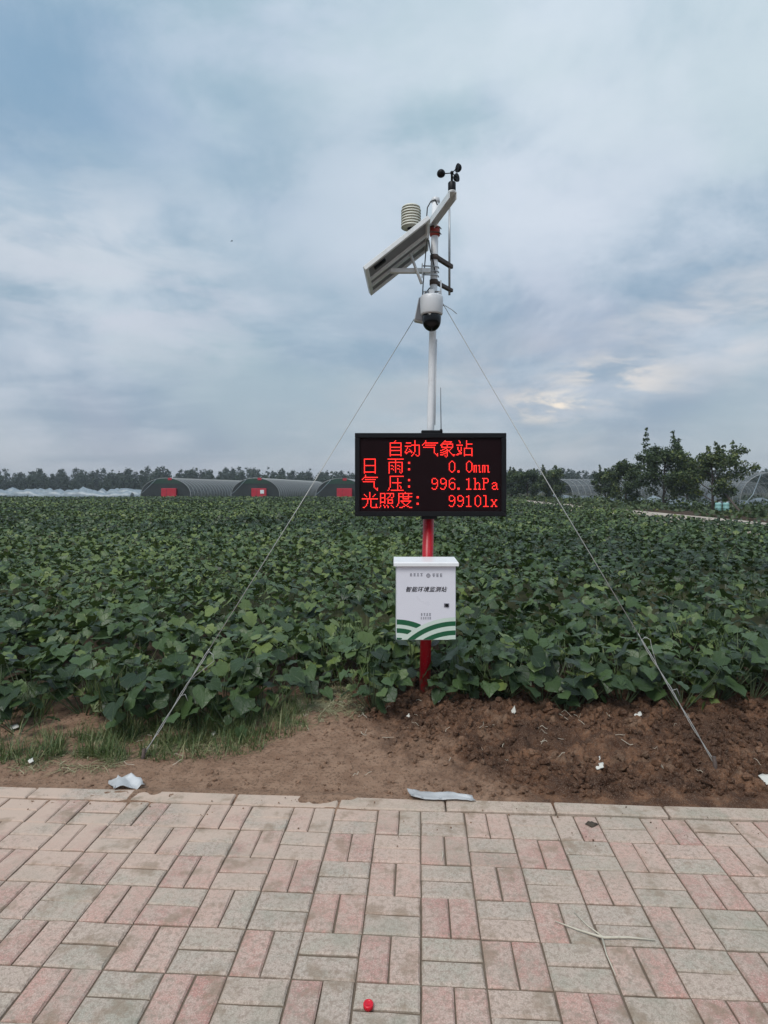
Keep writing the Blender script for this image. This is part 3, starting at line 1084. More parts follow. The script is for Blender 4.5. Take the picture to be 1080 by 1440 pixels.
def grass_area(polys, n, h0, h1, wid, lean, name, mat, label, cat, flat=0.0):
    """blades scattered in soft round patches (x, y, rx, ry, weight)"""
    w = np.array([p[4] for p in polys]); w = w / w.sum()
    k = RNG.choice(len(polys), n, p=w)
    P = np.array(polys)[k]
    r = np.sqrt(RNG.random(n)); a = RNG.random(n) * 2 * math.pi
    wob = 0.75 + 0.5 * vnoise(P[:, 0] * 9 + np.cos(a) * 2.1, P[:, 1] * 9 + np.sin(a) * 2.1, 21, 3)
    x = P[:, 0] + r * np.cos(a) * P[:, 2] * wob
    y = P[:, 1] + r * np.sin(a) * P[:, 3] * wob
    keep = (vnoise(x * 11, y * 11, 23, 2) > 0.36) & (x * math.sin(YAW) + y * math.cos(YAW) > KERB1 + .05)
    x, y = x[keep], y[keep]
    n = len(x)
    z = verge_z(x, y) + (0.008 * RNG.random(n) if flat else -0.003)
    h = h0 + (h1 - h0) * RNG.random(n) ** (1.0 if flat else 2.0)
    ti = np.clip(0.50 + RNG.normal(0, 0.34, n), 0, 1)
    V, T, N, _ = blades(n, (x, y), z, h, wid, lean, ti, flat)
    return tag(link(name, tri_mesh(name, V, T, N), mat), label, cat, kind='stuff')


grass_area([(-1.72, 3.68, .30, .20, 3), (-1.30, 3.86, .32, .20, 3), (-0.92, 3.93, .30, .16, 2.2), (-2.05, 3.50, .16, .10, .8),
            (-1.55, 3.52, .22, .10, 1.0), (-0.62, 4.05, .14, .12, .7), (-1.35, 3.66, .62, .22, 4.5), (-2.15, 3.62, .3, .2, 1.6), (-0.75, 3.85, .25, .16, 1.2)],
           15000, 0.02, 0.17, 0.0042, 1.25, 'verge_grass', 'grass', 'short green grass growing over the soil left of the mast', 'grass')
grass_area([(-0.55, 4.22, .22, .20, 2), (-0.40, 4.55, .2, .35, 2), (-0.70, 4.02, .3, .12, 1.4), (-1.3, 3.75, .5, .18, 2), (-0.25, 4.2, .12, .2, .6), (-1.75, 3.5, .4, .16, 1)],
           9000, 0.03, 0.12, 0.0042, 0.20, 'dry_clippings', 'dry_grass', 'dry pale grass clippings strewn on the trampled gap and soil', 'dry grass', flat=1.22)


def grass_tuft(x, y, n, h, spread, label, w=0.007, mat='grass', tint0=0.5):
    z0 = float(verge_z(np.array(x), np.array(y)))
    t = thing('grass_tuft', (x, y, z0), label, 'grass', None)
    a = RNG.random(n) * 2 * math.pi
    r = np.sqrt(RNG.random(n)) * spread
    V, T, N, _ = blades(n, (r * np.cos(a), r * np.sin(a)), np.zeros(n) - .005, h * (0.55 + 0.45 * RNG.random(n)), w, 0.38, np.clip(tint0 + RNG.normal(0, .18, n), 0, 1))
    link('blade_cluster', tri_mesh('blade_cluster', V, T, N), mat, t)['kind'] = 'stuff'
    return t


grass_tuft(-1.83, 4.22, 130, 0.50, 0.17, 'tall bright grass tuft among the leaves, left front of the field', 0.008, tint0=0.62)
grass_tuft(-1.45, 4.30, 70, 0.42, 0.12, 'smaller grass tuft beside the tall one, close to the left guy wire', 0.007, tint0=0.55)
grass_tuft(-0.98, 4.38, 40, 0.40, 0.10, 'thin grass tuft among the leaves right of the left guy wire', 0.007, tint0=0.5)
grass_tuft(-2.35, 4.02, 60, 0.34, 0.16, 'loose grass tuft at the left front corner of the field', 0.006, tint0=0.6)
grass_tuft(-1.08, 3.98, 60, 0.26, 0.15, 'low bushy grass tuft at the crop edge right of the left guy wire', 0.006, tint0=0.62)
grass_tuft(-0.62, 4.18, 46, 0.22, 0.14, 'short grass tuft on the left rim of the trampled gap', 0.006, tint0=0.66)
grass_tuft(0.66, 4.40, 46, 0.40, 0.12, 'upright grass tuft among leaves just right of the control box', 0.007, tint0=0.6)
grass_tuft(1.28, 5.0, 40, 0.50, 0.10, 'thin grass tuft deeper in the field right of the mast', 0.007, tint0=0.6)

# clods of earth
g = 0
ICO_V = np.array(MB().lathe([(0.001, -0.8), (0.75, -0.45), (1.0, 0.05), (0.62, 0.62), (0.001, 0.85)], n=6).v)
_f = []
for i in range(4):
    for k in range(6):
        q = (i * 6 + k, i * 6 + (k + 1) % 6, (i + 1) * 6 + (k + 1) % 6, (i + 1) * 6 + k)
        _f += [(q[0], q[1], q[2]), (q[0], q[2], q[3])]
ICO_F = np.array(_f)
n = 16000
x = RNG.uniform(-2.9, 3.1, n)
y = RNG.uniform(3.08, 4.75, n)
dug = np.clip((x + (y - 3.5) * 0.75 + 0.25) / 0.9, 0.16, 1)
patch = vnoise(x * 3.0, y * 3.0, 31, 3)
keep = (RNG.random(n) < dug * np.clip((patch - 0.30) * 3, 0.08, 1)) & (x * math.sin(YAW) + y * math.cos(YAW) > KERB1 + 0.03)
x, y = x[keep], y[keep]
n = len(x)
sz = 0.003 + (0.008 + 0.020 * dug[keep]) * RNG.random(n) ** 3.0
V, T, N, _ = scatter(ICO_V, ICO_F, np.stack([x, y, verge_z(x, y) + sz * 0.3], 1), RNG.normal(0, 1, (n, 3)), RNG.normal(0, 1, (n, 3)),
                     np.stack([sz * RNG.uniform(.7, 1.3, n), sz * RNG.uniform(.7, 1.4, n), sz * RNG.uniform(.5, 1, n)], 1), np.zeros(n), False)
V = V + RNG.normal(0, 0.0017, V.shape)
tag(link('soil_clods', tri_mesh('soil_clods', V, T, None, None, False), 'soil'), 'loose brown clods of freshly dug earth around the mast foot', 'soil', kind='stuff')


# crumbs of the same earth trodden over kerb and paving
n = 380
u_ = RNG.uniform(-2.6, 2.6, n)
v_ = KERB1 - 0.02 - np.abs(RNG.normal(0, 0.16, n))
x, y = u_ * math.cos(YAW) + v_ * math.sin(YAW), -u_ * math.sin(YAW) + v_ * math.cos(YAW)
sz = 0.001 + 0.0038 * RNG.random(n) ** 4
V, T, N, _ = scatter(ICO_V, ICO_F, np.stack([x, y, 0.001 + sz * 0.4 + 0.007 * (v_ > KERB0)], 1), RNG.normal(0, 1, (n, 3)), RNG.normal(0, 1, (n, 3)), sz, np.zeros(n), False)
tag(link('soil_crumbs', tri_mesh('soil_crumbs', V, T, None, None, False), 'soil'), 'small crumbs of earth trodden over the kerb and nearest paving bricks', 'soil', kind='stuff')


# ================================================================== the station
MX, MY = 0.294, 4.44                              # foot of the mast


def mast_x(z):
    return MX + 0.0222 * z


mast_z0 = float(verge_z(np.array(MX), np.array(MY)))
mast = thing('mast', (MX, MY, mast_z0), 'tall slim mast, red below the display and white above, standing in dug soil', 'mast')
mp = lambda z, dx=0, dy=0: Vector((mast_x(z) + dx, MY + dy, z))
MB().tube([mp(-0.1), mp(0.6), mp(1.36)], 0.040, 20).build('lower_pole', 'muddy_red', mast)
MB().tube([mp(1.36), mp(2.0), mp(2.8), mp(3.62)], 0.0262, 20).build('upper_pole', 'white_paint', mast)
MB().lathe([(0.043, 0), (0.045, 0.01), (0.045, 0.05), (0.030, 0.065)], mp(1.345), 20).build('reducer_collar', 'red_paint', mast)
MB().lathe([(0.029, 0), (0.032, 0.004), (0.030, 0.03), (0.012, 0.042)], mp(3.615), 20).build('pole_cap', 'white_plastic', mast)
# cross-arm: open channel running towards the viewer, carries anemometer and radiation shield
A0, A1 = Vector((0.446, 3.95, 3.435)), Vector((0.212, 4.93, 3.435))
ax = (A1 - A0).normalized()
sd = Vector((ax.y, -ax.x, 0))
m = MB()
for (o0, o1, z0, z1) in ((-0.026, 0.026, 0.022, 0.026), (-0.026, -0.022, -0.020, 0.0215), (0.022, 0.026, -0.020, 0.0215)):
    v = [A + sd * o + Vector((0, 0, z)) for A in (A0, A1) for o in (o0, o1) for z in (z0, z1)]
    m.add(v, [(0, 1, 3, 2), (4, 6, 7, 5), (0, 4, 5, 1), (2, 3, 7, 6), (1, 5, 7, 3), (0, 2, 6, 4)])
arm = m.build('cross_arm', 'aluminium', mast)
MB().lathe([(0.030, -0.035), (0.037, -0.03), (0.037, 0.03), (0.030, 0.035)], mp(3.405), 20).build('clamp_band', 'red_band', mast)
for z in (3.385, 3.425):
    c = mp(z)
    MB().tube([c + Vector((-0.07, -0.03, 0)), c + Vector((-0.02, -0.045, 0)), c + Vector((0.03, -0.035, 0)), c + Vector((0.045, 0.0, 0))], 0.004, 6).build('u_bolt', 'rust', mast)
# cables tied to the pole
cab = [((600, 306, 4.3), (601, 292, 4.3), (606, 283, 4.32), (612, 281, 4.36), (615, 288, 4.40)),
       ((601, 335, 4.40), (599, 352, 4.40), (597, 376, 4.40), (595, 400, 4.38), (594, 420, 4.36)),
       ((603, 338, 4.41), (605, 352, 4.41), (609, 366, 4.41), (612, 384, 4.41))]
for pts in cab:
    MB().tube([at(*p) for p in pts], 0.0045, 6).build('cable', 'cable', mast)
MB().tube([mp(2.0, 0.030, -0.012), mp(2.3, 0.029, -0.012), mp(2.62, 0.03, -0.012)], 0.004, 6).build('cable', 'white_plastic', mast)

# guy ring under the dome camera
m = MB().lathe([(0.028, -0.02), (0.034, -0.02), (0.034, 0.02), (0.028, 0.02)], mp(2.90), 18)
m.build('guy_ring', 'grey_metal', mast)
for s in (-1, 1):
    MB().tube([mp(2.90, s * 0.03), mp(2.885, s * 0.062), mp(2.868, s * 0.078)], 0.006, 6).build('guy_eye', 'grey_metal', mast)


# LED display --------------------------------------------------------
GL = {}


def glyph(ch, s):
    GL[ch] = [r for r in s.strip('\n').split('\n')]


glyph('自', """
.......#........
......#.........
..###########...
..#.........#...
..#.........#...
..#.........#...
..###########...
..#.........#...
..#.........#...
..###########...
..#.........#...
..#.........#...
..#.........#...
..###########...
..#.........#...
................""")
glyph('动', """
.........#......
.........#......
.#####...#......
.........#......
......########..
######...#...#..
..#......#...#..
..#......#...#..
.#..#....#...#..
.#...#...#...#..
#..####..#...#..
###...#.#....#..
.#......#....#..
.......#..#..#..
......#....##...
................""")
glyph('气', """
...#............
...#............
..#############.
.#..............
#..##########...
................
.###########....
...........#....
...........#....
...........#....
...........#....
...........#....
............#.#.
.............##.
..............#.
................""")
glyph('象', """
.....#..........
....########....
...#......#.....
..###########...
.##....#....#...
..#....#....#...
..###########...
.....##....#....
...##..#..#.....
.##...####......
....##.#.#......
.###..##..#.....
....##.#...#....
.###...#....###.
.....#.#.....#..
......#.........""")
glyph('站', """
..#......#......
...#.....#......
...#.....#......
.........######.
######...#......
.........#......
.#..#....#......
.#..#..########.
.#..#..#......#.
..#.#..#......#.
..##...#......#.
...##..#......#.
.####..#......#.
##.....########.
.......#......#.
................""")
glyph('日', """
................
..###########...
..#.........#...
..#.........#...
..#.........#...
..#.........#...
..#.........#...
..###########...
..#.........#...
..#.........#...
..#.........#...
..#.........#...
..#.........#...
..###########...
..#.........#...
................""")
glyph('雨', """
................
###############.
.......#........
.......#........
.#############..
.#.....#.....#..
.#.....#.....#..
.#.##..#.##..#..
.#...#.#...#.#..
.#.....#.....#..
.#.##..#.##..#..
.#...#.#...#.#..
.#.....#.....#..
.#.....#...#.#..
.#..........#...
................""")
glyph('压', """
................
..#############.
..#.............
..#......#......
..#......#......
..#......#......
..#......#......
..#.#########...
..#......#......
..#......#......
..#......#.#....
..#......#..#...
.#.......#..#...
.#.......#......
#..############.
................""")
glyph('光', """
.......#........
.......#........
..#....#....#...
...#...#...#....
....#..#..#.....
.......#........
###############.
.....#..#.......
.....#..#.......
.....#..#.......
.....#..#.......
....#...#....#..
....#...#....#..
...#....#....#..
.##......######.
................""")
glyph('照', """
................
.#####.#######..
.#...#....#..#..
.#...#....#..#..
.#...#...#...#..
.#####..#..##...
.#...#.#........
.#...#..#####...
.#...#..#...#...
.#####..#...#...
.#...#..#####...
................
.#..#..#...#....
.#...#..#...#...
#....#..#....#..
................""")
glyph('度', """
........#.......
..#############.
..#...#....#....
..#...#....#....
..#############.
..#...#....#....
..#...######....
..#.............
..#.##########..
..#..#......#...
..#...#....#....
.#.....#..#.....
.#......##......
#.....##..##....
...###......###.
................""")
glyph(':', """
........
........
........
........
...##...
...##...
........
........
........
........
...##...
...##...
........
........
........
........""")
glyph('.', "\n".join(['........'] * 12 + ['.##.....', '.##.....'] + ['........'] * 2))
glyph('0', """
........
........
........
...##...
..#..#..
.#....#.
.#....#.
.#....#.
.#....#.
.#....#.
.#....#.
.#....#.
..#..#..
...##...
........
........""")
glyph('9', """
........
........
........
..###...
.#...#..
.#....#.
.#....#.
.#...##.
..###.#.
......#.
......#.
.....#..
.#...#..
..###...
........
........""")
glyph('6', """
........
........
........
...###..
..#...#.
.#......
.#......
.#.###..
.##...#.
.#....#.
.#....#.
.#....#.
..#...#.
...###..
........
........""")
glyph('1', """
........
........
........
...#....
.###....
...#....
...#....
...#....
...#....
...#....
...#....
...#....
...#....
.#####..
........
........""")
glyph('m', """
........
........
........
........
........
........
........
###.##..
#.#..#..
#.#..#..
#.#..#..
#.#..#..
#.#..#..
#.#..##.
........
........""")
glyph('h', """
........
........
........
##......
.#......
.#......
.#......
.#.##...
.##..#..
.#...#..
.#...#..
.#...#..
.#...#..
###.###.
........
........""")
glyph('P', """
........
........
........
#####...
.#...#..
.#...#..
.#...#..
.####...
.#......
.#......
.#......
.#......
.#......
###.....
........
........""")
glyph('a', """
........
........
........
........
........
........
........
..###...
.#...#..
....##..
..##.#..
.#...#..
.#...#..
..###.#.
........
........""")
glyph('l', """
........
........
........
.###....
...#....
...#....
...#....
...#....
...#....
...#....
...#....
...#....
...#....
.#####..
........
........""")
glyph('x', """
........
........
........
........
........
........
........
##..##..
.#..#...
..##....
..##....
..##....
.#..#...
##..##..
........
........""")

LX, LZ0, LZ1, LYF = 0.330, 1.343, 1.933, 4.335
LW = 1.072
disp = thing('led_display', (LX, LYF + 0.04, LZ0), 'black outdoor display panel with four lines of glowing red text on the mast', 'display')
m = MB()
fw = 0.034
x0, x1 = LX - LW / 2, LX + LW / 2
for (a0, a1, c0, c1) in ((x0, x1, LZ1 - fw, LZ1), (x0, x1, LZ0, LZ0 + fw), (x0, x0 + fw, LZ0 + fw, LZ1 - fw), (x1 - fw, x1, LZ0 + fw, LZ1 - fw)):
    m.box(a0, a1, LYF - 0.012, LYF + 0.012, c0, c1, bevel=0.003)
m.build('bezel', 'black', disp)
MB().box(x0 + 0.004, x1 - 0.004, LYF + 0.013, LYF + 0.062, LZ0 + 0.004, LZ1 - 0.004, bevel=0.004).build('cabinet', 'black', disp)
# the matrix face has its own origin at the lower left LED so that its dot grid lines up
PIT = 0.00762
sx0, sz0 = LX - 64 * PIT, (LZ0 + LZ1) / 2 - 32 * PIT
face = MB()
face.box(x0 + fw, x1 - fw, LYF + 0.001, LYF + 0.0125, LZ0 + fw, LZ1 - fw)
fme = face.mesh('matrix_face', (sx0, LYF, sz0))
fo = link('matrix_face', fme, 'screen', disp)
fo.location = Vector((sx0, LYF, sz0)) - disp.location


def led_char(ch, cx, row):
    """each lit dot of the character is a small domed hexagon"""
    m = MB()
    for r, line in enumerate(GL[ch]):
        for c, s in enumerate(line):
            if s == '#':
                px = (cx + c + 0.5) * PIT
                pz = (64 - row * 16 - r - 0.5) * PIT
                rad = 0.0038
                ring = [(px + rad * math.cos(k * math.pi / 3), -0.0006, pz + rad * math.sin(k * math.pi / 3)) for k in range(6)]
                m.add(ring + [(px, -0.0022, pz)], [(k, (k + 1) % 6, 6) for k in range(6)])
    o = link('lit_character', m.mesh('lit_character'), 'led', fo)
    return o


def led_text(s, start, row):
    c = start
    for ch in s:
        w = len(GL[ch][0])
        led_char(ch, c, row)
        c += w


led_text('自动气象站', 24, 0)
led_text('日', 0, 1); led_text('雨', 24, 1); led_text(':', 40, 1); led_text('0.0mm', 80, 1)
led_text('气', 0, 2); led_text('压', 24, 2); led_text(':', 40, 2); led_text('996.1hPa', 64, 2)
led_text('光照度', 0, 3); led_text(':', 48, 3); led_text('9910lx', 80, 3)
MB().box(mast_x(1.95) - 0.07, mast_x(1.95) + 0.07, LYF + 0.015, MY - 0.03, 1.9335, 1.955, bevel=0.003).build('mounting_bracket', 'black', disp)
MB().box(mast_x(1.33) - 0.055, mast_x(1.33) + 0.055, LYF + 0.015, MY - 0.045, 1.322, 1.3425, bevel=0.003).build('mounting_bracket', 'black', disp)
for px in (0.12, 0.54):
    MB().box(px - 0.02, px + 0.02, LYF + 0.0625, LYF + 0.078, LZ0 + 0.03, LZ1 - 0.03).build('back_rail', 'grey_metal', disp)

# whip antenna on the display's top
an = thing('whip_antenna', (0.407, 4.36, 1.934), 'thin whip antenna standing on top of the display beside the white pole', 'antenna')
MB().lathe([(0.011, 0.0), (0.011, 0.02), (0.007, 0.03)], (0.407, 4.36, 1.934), 12).build('base', 'black', an)
MB().tube([(0.407, 4.36, 1.96), (0.405, 4.36, 2.12), (0.404, 4.36, 2.26)], [0.0034, 0.0028, 0.002], 6).build('whip', 'cable', an)

# control box -----------------------------------------------------
BX, BY0, BY1, BZ0, BZ1 = 0.2865, 4.17, 4.375, 0.507, 1.030
BW = 0.407
box = thing('control_box', (BX, (BY0 + BY1) / 2, BZ0), 'white metal control cabinet with green wave print hung on the red pole', 'cabinet')
MB().box(BX - BW / 2, BX + BW / 2, BY0, BY1, BZ0, BZ1, bevel=0.004).build('body', 'white_plastic', box)
door = MB().box(BX - BW / 2 + 0.003, BX + BW / 2 - 0.003, BY0 - 0.009, BY0 - 0.001, BZ0 + 0.003, BZ1 - 0.014, bevel=0.002).build('door', 'box_door', box)
# rain lid: sloped top with a turned-down lip
lx0, lx1 = BX - 0.2205, BX + 0.2205
v = [(lx0, BY0 - 0.030, 1.014), (lx1, BY0 - 0.030, 1.014), (lx1, BY0 - 0.030, 1.034), (lx0, BY0 - 0.030, 1.034),
     (lx0 + .004, BY0 - 0.018, 1.041), (lx1 - .004, BY0 - 0.018, 1.041), (lx1 - .004, BY1 + 0.012, 1.050), (lx0 + .004, BY1 + 0.012, 1.050),
     (lx0, BY1 + 0.016, 1.014), (lx1, BY1 + 0.016, 1.014)]
MB().add(v, [(0, 1, 2, 3), (3, 2, 5, 4), (4, 5, 6, 7), (1, 9, 6, 5, 2), (0, 3, 4, 7, 8), (8, 7, 6, 9), (0, 8, 9, 1)]).build('lid', 'box_lid', box)
for dx in (-0.06, 0.06):
    MB().box(BX + dx - 0.012, BX + dx + 0.012, BY1 + 0.0005, BY1 + 0.024, BZ0 + 0.1, BZ0 + 0.42).build('bracket', 'grey_metal', box)
lk = MB().lathe([(0.011, 0.0), (0.011, 0.006), (0.008, 0.009)], (BX + 0.140, BY0 - 0.0092, 0.747), 14, (0, -1, 0)).build('lock', 'black', box)
MB().box(BX + 0.122, BX + 0.156, BY0 - 0.0115, BY0 - 0.0092, 0.733, 0.759).build('lock_plate', 'ink_soft', box)

# printed waves: in the drawing's own units (zoom pixels of the door), s = metres per unit
s_ = BW / 820.0
YF = BY0 - 0.0094
dx_ = lambda u: BX - BW / 2 + (u - 130) * s_
dz_ = lambda w: BZ0 + (1218 - w) * s_
WB = 1208


def band(cx, cy, ro, ri, u0, u1, mat, clip=None, y_off=0.0):
    m = MB()
    N_ = 44
    prev = None
    for i in range(N_ + 1):
        u = u0 + (u1 - u0) * i / N_
        q = ro * ro - (u - cx) ** 2
        if q <= 0:
            prev = None
            continue
        top = cy - math.sqrt(q)
        q2 = ri * ri - (u - cx) ** 2
        bot = cy - math.sqrt(q2) if q2 > 0 else WB
        bot = min(bot, WB)
        if clip:
            k = clip[2] ** 2 - (u - clip[0]) ** 2
            if k > 0:
                bot = min(bot, clip[1] - math.sqrt(k))
        if bot - top < 0.5:
            prev = None
            continue
        cur = ((dx_(u), YF - y_off, dz_(top)), (dx_(u), YF - y_off, dz_(bot)))
        if prev:
            m.add([prev[0], prev[1], cur[1], cur[0]], [(0, 1, 2, 3)])
        prev = cur
    if m.f:
        m.build('printed_wave', mat, door)


L0, L1 = 137, 943
RC = (950, 1966)
for ro, ri, mt in ((1065, 1011, 'ink_pale'), (1011, 946, 'ink_green'), (946, 886, 'ink_pale'), (886, 821, 'ink_green'), (821, 766, 'ink_pale'), (766, 700, 'ink_green')):
    band(RC[0], RC[1], ro, ri, L0, L1, mt)
LC = (130, 1767)
for ro, ri, mt in ((837, 767, 'ink_green'), (767, 717, 'ink_pale'), (717, 652, 'ink_green'), (652, 587, 'ink_pale'), (587, 540, 'ink_green')):
    band(LC[0], LC[1], ro, ri, L0, L1, mt, (RC[0], RC[1], 1065))


def print_text(body, size, cx, cz, mat, shear=0.0, bold=0.0, space=1.0, y=YF - 0.0004):
    cu = bpy.data.curves.new('lettering', 'FONT')
    cu.body = body
    cu.size = size
    cu.align_x = 'CENTER'
    cu.align_y = 'CENTER'
    cu.shear = shear
    cu.offset = bold
    cu.space_character = space
    cu.extrude = 0.0002
    cu.resolution_u = 3
    tmp = bpy.data.objects.new('lettering', cu)
    C.objects.link(tmp)
    bpy.context.view_layer.update()
    dg = bpy.context.evaluated_depsgraph_get()
    me = bpy.data.meshes.new_from_object(tmp.evaluated_get(dg))
    bpy.data.objects.remove(tmp)
    me.transform(Matrix.Translation(Vector((cx, y, cz)) - world_loc(door)) @ Matrix.Rotation(math.pi / 2, 4, 'X'))
    me.materials.clear()
    return link('lettering', me, mat, door)


print_text('智能环境监测站', 0.0385, dx_(537), dz_(523), 'ink_dark', 0.28, 0.0006, 1.08)


def tiny_marks(u0, u1, w, hgt, n, mat, seed):
    """lines of print too small to read in the photograph: rows of little strokes"""
    rg = random.Random(seed)
    m = MB()
    for i in range(n):
        uc = u0 + (u1 - u0) * (i + 0.5) / n
        wd = (u1 - u0) / n * 0.36
        for k in range(3):
            ww = w + hgt * (k / 2 - 0.5) * 0.85
            a = wd * rg.uniform(0.55, 1.0)
            m.box(dx_(uc - a), dx_(uc + a), YF - 0.0006, YF - 0.0002, dz_(ww + hgt * .10), dz_(ww - hgt * .10))
        u = uc + rg.uniform(-.5, .5) * wd
        m.box(dx_(u - wd * .13), dx_(u + wd * .13), YF - 0.0010, YF - 0.0007, dz_(w + hgt * .5), dz_(w - hgt * .5))
    m.build('small_print', mat, door)


tiny_marks(310, 500, 318, 38, 4, 'ink_soft', 1)
tiny_marks(620, 770, 325, 44, 3, 'ink_soft', 2)
tiny_marks(460, 612, 862, 34, 4, 'ink_soft', 3)
tiny_marks(460, 612, 912, 30, 5, 'ink_soft', 4)
m = MB().lathe([(30 * s_, 0), (30 * s_, 0.0003)], (dx_(570), YF - 0.0002, dz_(330)), 20, (0, -1, 0))
m.build('round_emblem', 'ink_soft', door)
for w in (318, 332, 346):
    MB().box(dx_(546), dx_(594), YF - 0.0010, YF - 0.0006, dz_(w + 3), dz_(w - 2)).build('emblem_line', 'box_door', door)

# solar panel ------------------------------------------------------
P00 = Vector((-0.124, 4.10, 3.006)); P10 = Vector((0.312, 4.10, 3.350)); P01 = Vector((-0.097, 4.655, 3.006))
pe, pf = (P10 - P00), (P01 - P00)
pn = pe.cross(pf).normalized()
if pn.z < 0:
    pn = -pn
pan = thing('solar_panel', (0.1, 4.38, 3.17), 'small tilted solar panel in a pale frame seen from below on the mast', 'solar panel')
Le, Lf = pe.length, pf.length
ee, ff = pe.normalized(), pf.normalized()
PM = Matrix((ee, ff, pn)).transposed().to_4x4()
PM.translation = P00
m = MB()
fr = 0.026
for (a0, a1, b0, b1) in ((0, Le, 0, fr), (0, Le, Lf - fr, Lf), (0, fr, fr, Lf - fr), (Le - fr, Le, fr, Lf - fr)):
    m.box(a0, a1, b0, b1, 0.0, 0.030, PM, bevel=0.002)
m.build('frame', 'aluminium', pan)
MB().box(fr, Le - fr, fr, Lf - fr, 0.016, 0.020, PM).build('back_sheet', 'backsheet', pan)
cells = MB().box(fr, Le - fr, fr, Lf - fr, 0.0205, 0.0255, PM).build('cell_sheet', 'cells', pan)
MB().box(0.075, 0.17, 0.10, 0.135, 0.000, 0.0155, PM, bevel=0.002).build('junction_box', 'black', pan)
for b in (Lf * 0.42, Lf * 0.66):
    MB().box(fr, Le - fr, b, b + 0.03, -0.001, 0.0155, PM).build('back_rail', 'aluminium', pan)
q0, q1 = at(549, 385, 4.40), mp(3.105, -0.03, -0.02)
MB().box(q0.x, mast_x(3.1) - 0.028, 4.385, 4.42, 3.090, 3.122, bevel=0.003).build('support_arm', 'aluminium', pan)
MB().tube([at(577, 357, 4.37), at(593, 399, 4.37)], 0.011, 6).build('tilt_strut', 'aluminium', pan)
for z in (3.075, 3.106, 3.138):
    MB().tube([mp(z, -0.085, -0.05), mp(z, -0.02, -0.045), mp(z, 0.028, -0.028), mp(z, 0.034, 0.0)], 0.0045, 6).build('u_bolt', 'grey_metal', pan)
for s in (-0.085,):
    MB().box(mast_x(3.1) + s - 0.006, mast_x(3.1) + s, MY - 0.062, MY - 0.02, 3.06, 3.155).build('clamp_plate', 'aluminium', pan)

# anemometer ---------------------------------------------------------
AX, AY, AZ = 0.441, 3.972, 3.461
ane = thing('anemometer', (AX, AY, AZ), 'black three-cup wind gauge on the near end of the cross-arm', 'anemometer')
MB().lathe([(0.026, 0), (0.027, 0.004), (0.027, 0.008)], (AX, AY, AZ + 0.0005), 24).build('mounting_flange', 'aluminium', ane)
MB().lathe([(0.0245, 0), (0.0255, 0.004), (0.0255, 0.054), (0.021, 0.060), (0.010, 0.063)], (AX, AY, AZ + 0.009), 24).build('body', 'black', ane)
MB().lathe([(0.0075, 0), (0.0075, 0.050), (0.011, 0.052), (0.011, 0.064), (0.006, 0.069)], (AX, AY, AZ + 0.072), 16).build('spindle', 'black', ane)
hub = Vector((AX, AY, AZ + 0.129))
for k, a in enumerate((172, 52, 292)):
    d = Vector((math.cos(R(a)), math.sin(R(a)), 0))
    end = hub + d * 0.070
    MB().tube([hub, end], 0.0032, 6).build('cup_arm', 'black', ane)
    tng = Vector((-d.y, d.x, 0))
    prof = [(0.0275 * math.cos(t), 0.030 * math.sin(t)) for t in [i * math.pi / 2 / 6 for i in range(6)]] + [(0.002, 0.031)]
    MB().lathe([(0.024, 0.002)] + prof, end, 20, tng).build('cup', 'black', ane)

# radiation shield -----------------------------------------------------
SXp = at(578, 321, 4.90)
shd = thing('radiation_shield', (SXp.x, 4.90, SXp.z - 0.02), 'cream stack of louvre plates for the thermometer above the solar panel', 'weather shield')
for i in range(8):
    z = SXp.z + 0.008 + i * 0.0215
    r = 0.079 if i < 7 else 0.074
    MB().lathe([(r * 0.72, 0.010), (r, -0.004), (r + 0.001, 0.0), (r * 0.98, 0.007), (r * 0.74, 0.0172)] if i < 7 else
               [(r * 0.72, 0.010), (r, -0.004), (r, 0.006), (r * 0.85, 0.014), (0.02, 0.017)], (SXp.x, 4.90, z), 28).build('louvre_plate', 'cream', shd)
MB().lathe([(0.066, 0), (0.066, 0.172)], (SXp.x, 4.90, SXp.z), 20).build('core', 'cream', shd)
MB().lathe([(0.02, -0.012), (0.03, -0.008), (0.03, 0.0)], (SXp.x, 4.90, SXp.z), 16).build('base_nut', 'black', shd)
MB().tube([(SXp.x, 4.90, SXp.z - 0.01), (SXp.x, 4.90, 3.462)], 0.012, 10).build('stem', 'grey_metal', shd)

# dome camera --------------------------------------------------------
CX, CY = 0.334, 4.29
dc = thing('dome_camera', (CX, CY, 2.64), 'white surveillance camera with black dome on the white pole', 'camera')
MB().lathe([(0.066, 0.0), (0.074, 0.003), (0.078, 0.012), (0.081, 0.09), (0.080, 0.124), (0.074, 0.134), (0.03, 0.142)], (CX, CY, 2.755), 32).build('housing', 'white_plastic', dc)
prof = [(0.066 * math.cos(t), -0.075 * math.sin(t)) for t in [i * math.pi / 2 / 8 for i in range(8)]]
MB().lathe([(0.004, -0.110)] + [(r, z - 0.035) for r, z in prof[::-1]] + [(0.068, 0.0), (0.066, 0.002)], (CX, CY, 2.753), 32).build('dome', 'smoke_dome', dc)
MB().box(CX - 0.02, CX + 0.02, CY - 0.01, MY - 0.027, 2.900, 2.935, bevel=0.004).build('mounting_arm', 'white_plastic', dc)
MB().tube([(CX - 0.045, CY, 2.88), (CX - 0.05, CY + 0.01, 2.925), (CX - 0.015, CY + 0.05, 2.935)], 0.007, 8).build('bracket_leg', 'grey_metal', dc)
MB().tube([(CX + 0.05, CY, 2.88), (CX + 0.055, CY + 0.01, 2.925), (CX + 0.02, CY + 0.05, 2.935)], 0.007, 8).build('bracket_leg', 'grey_metal', dc)
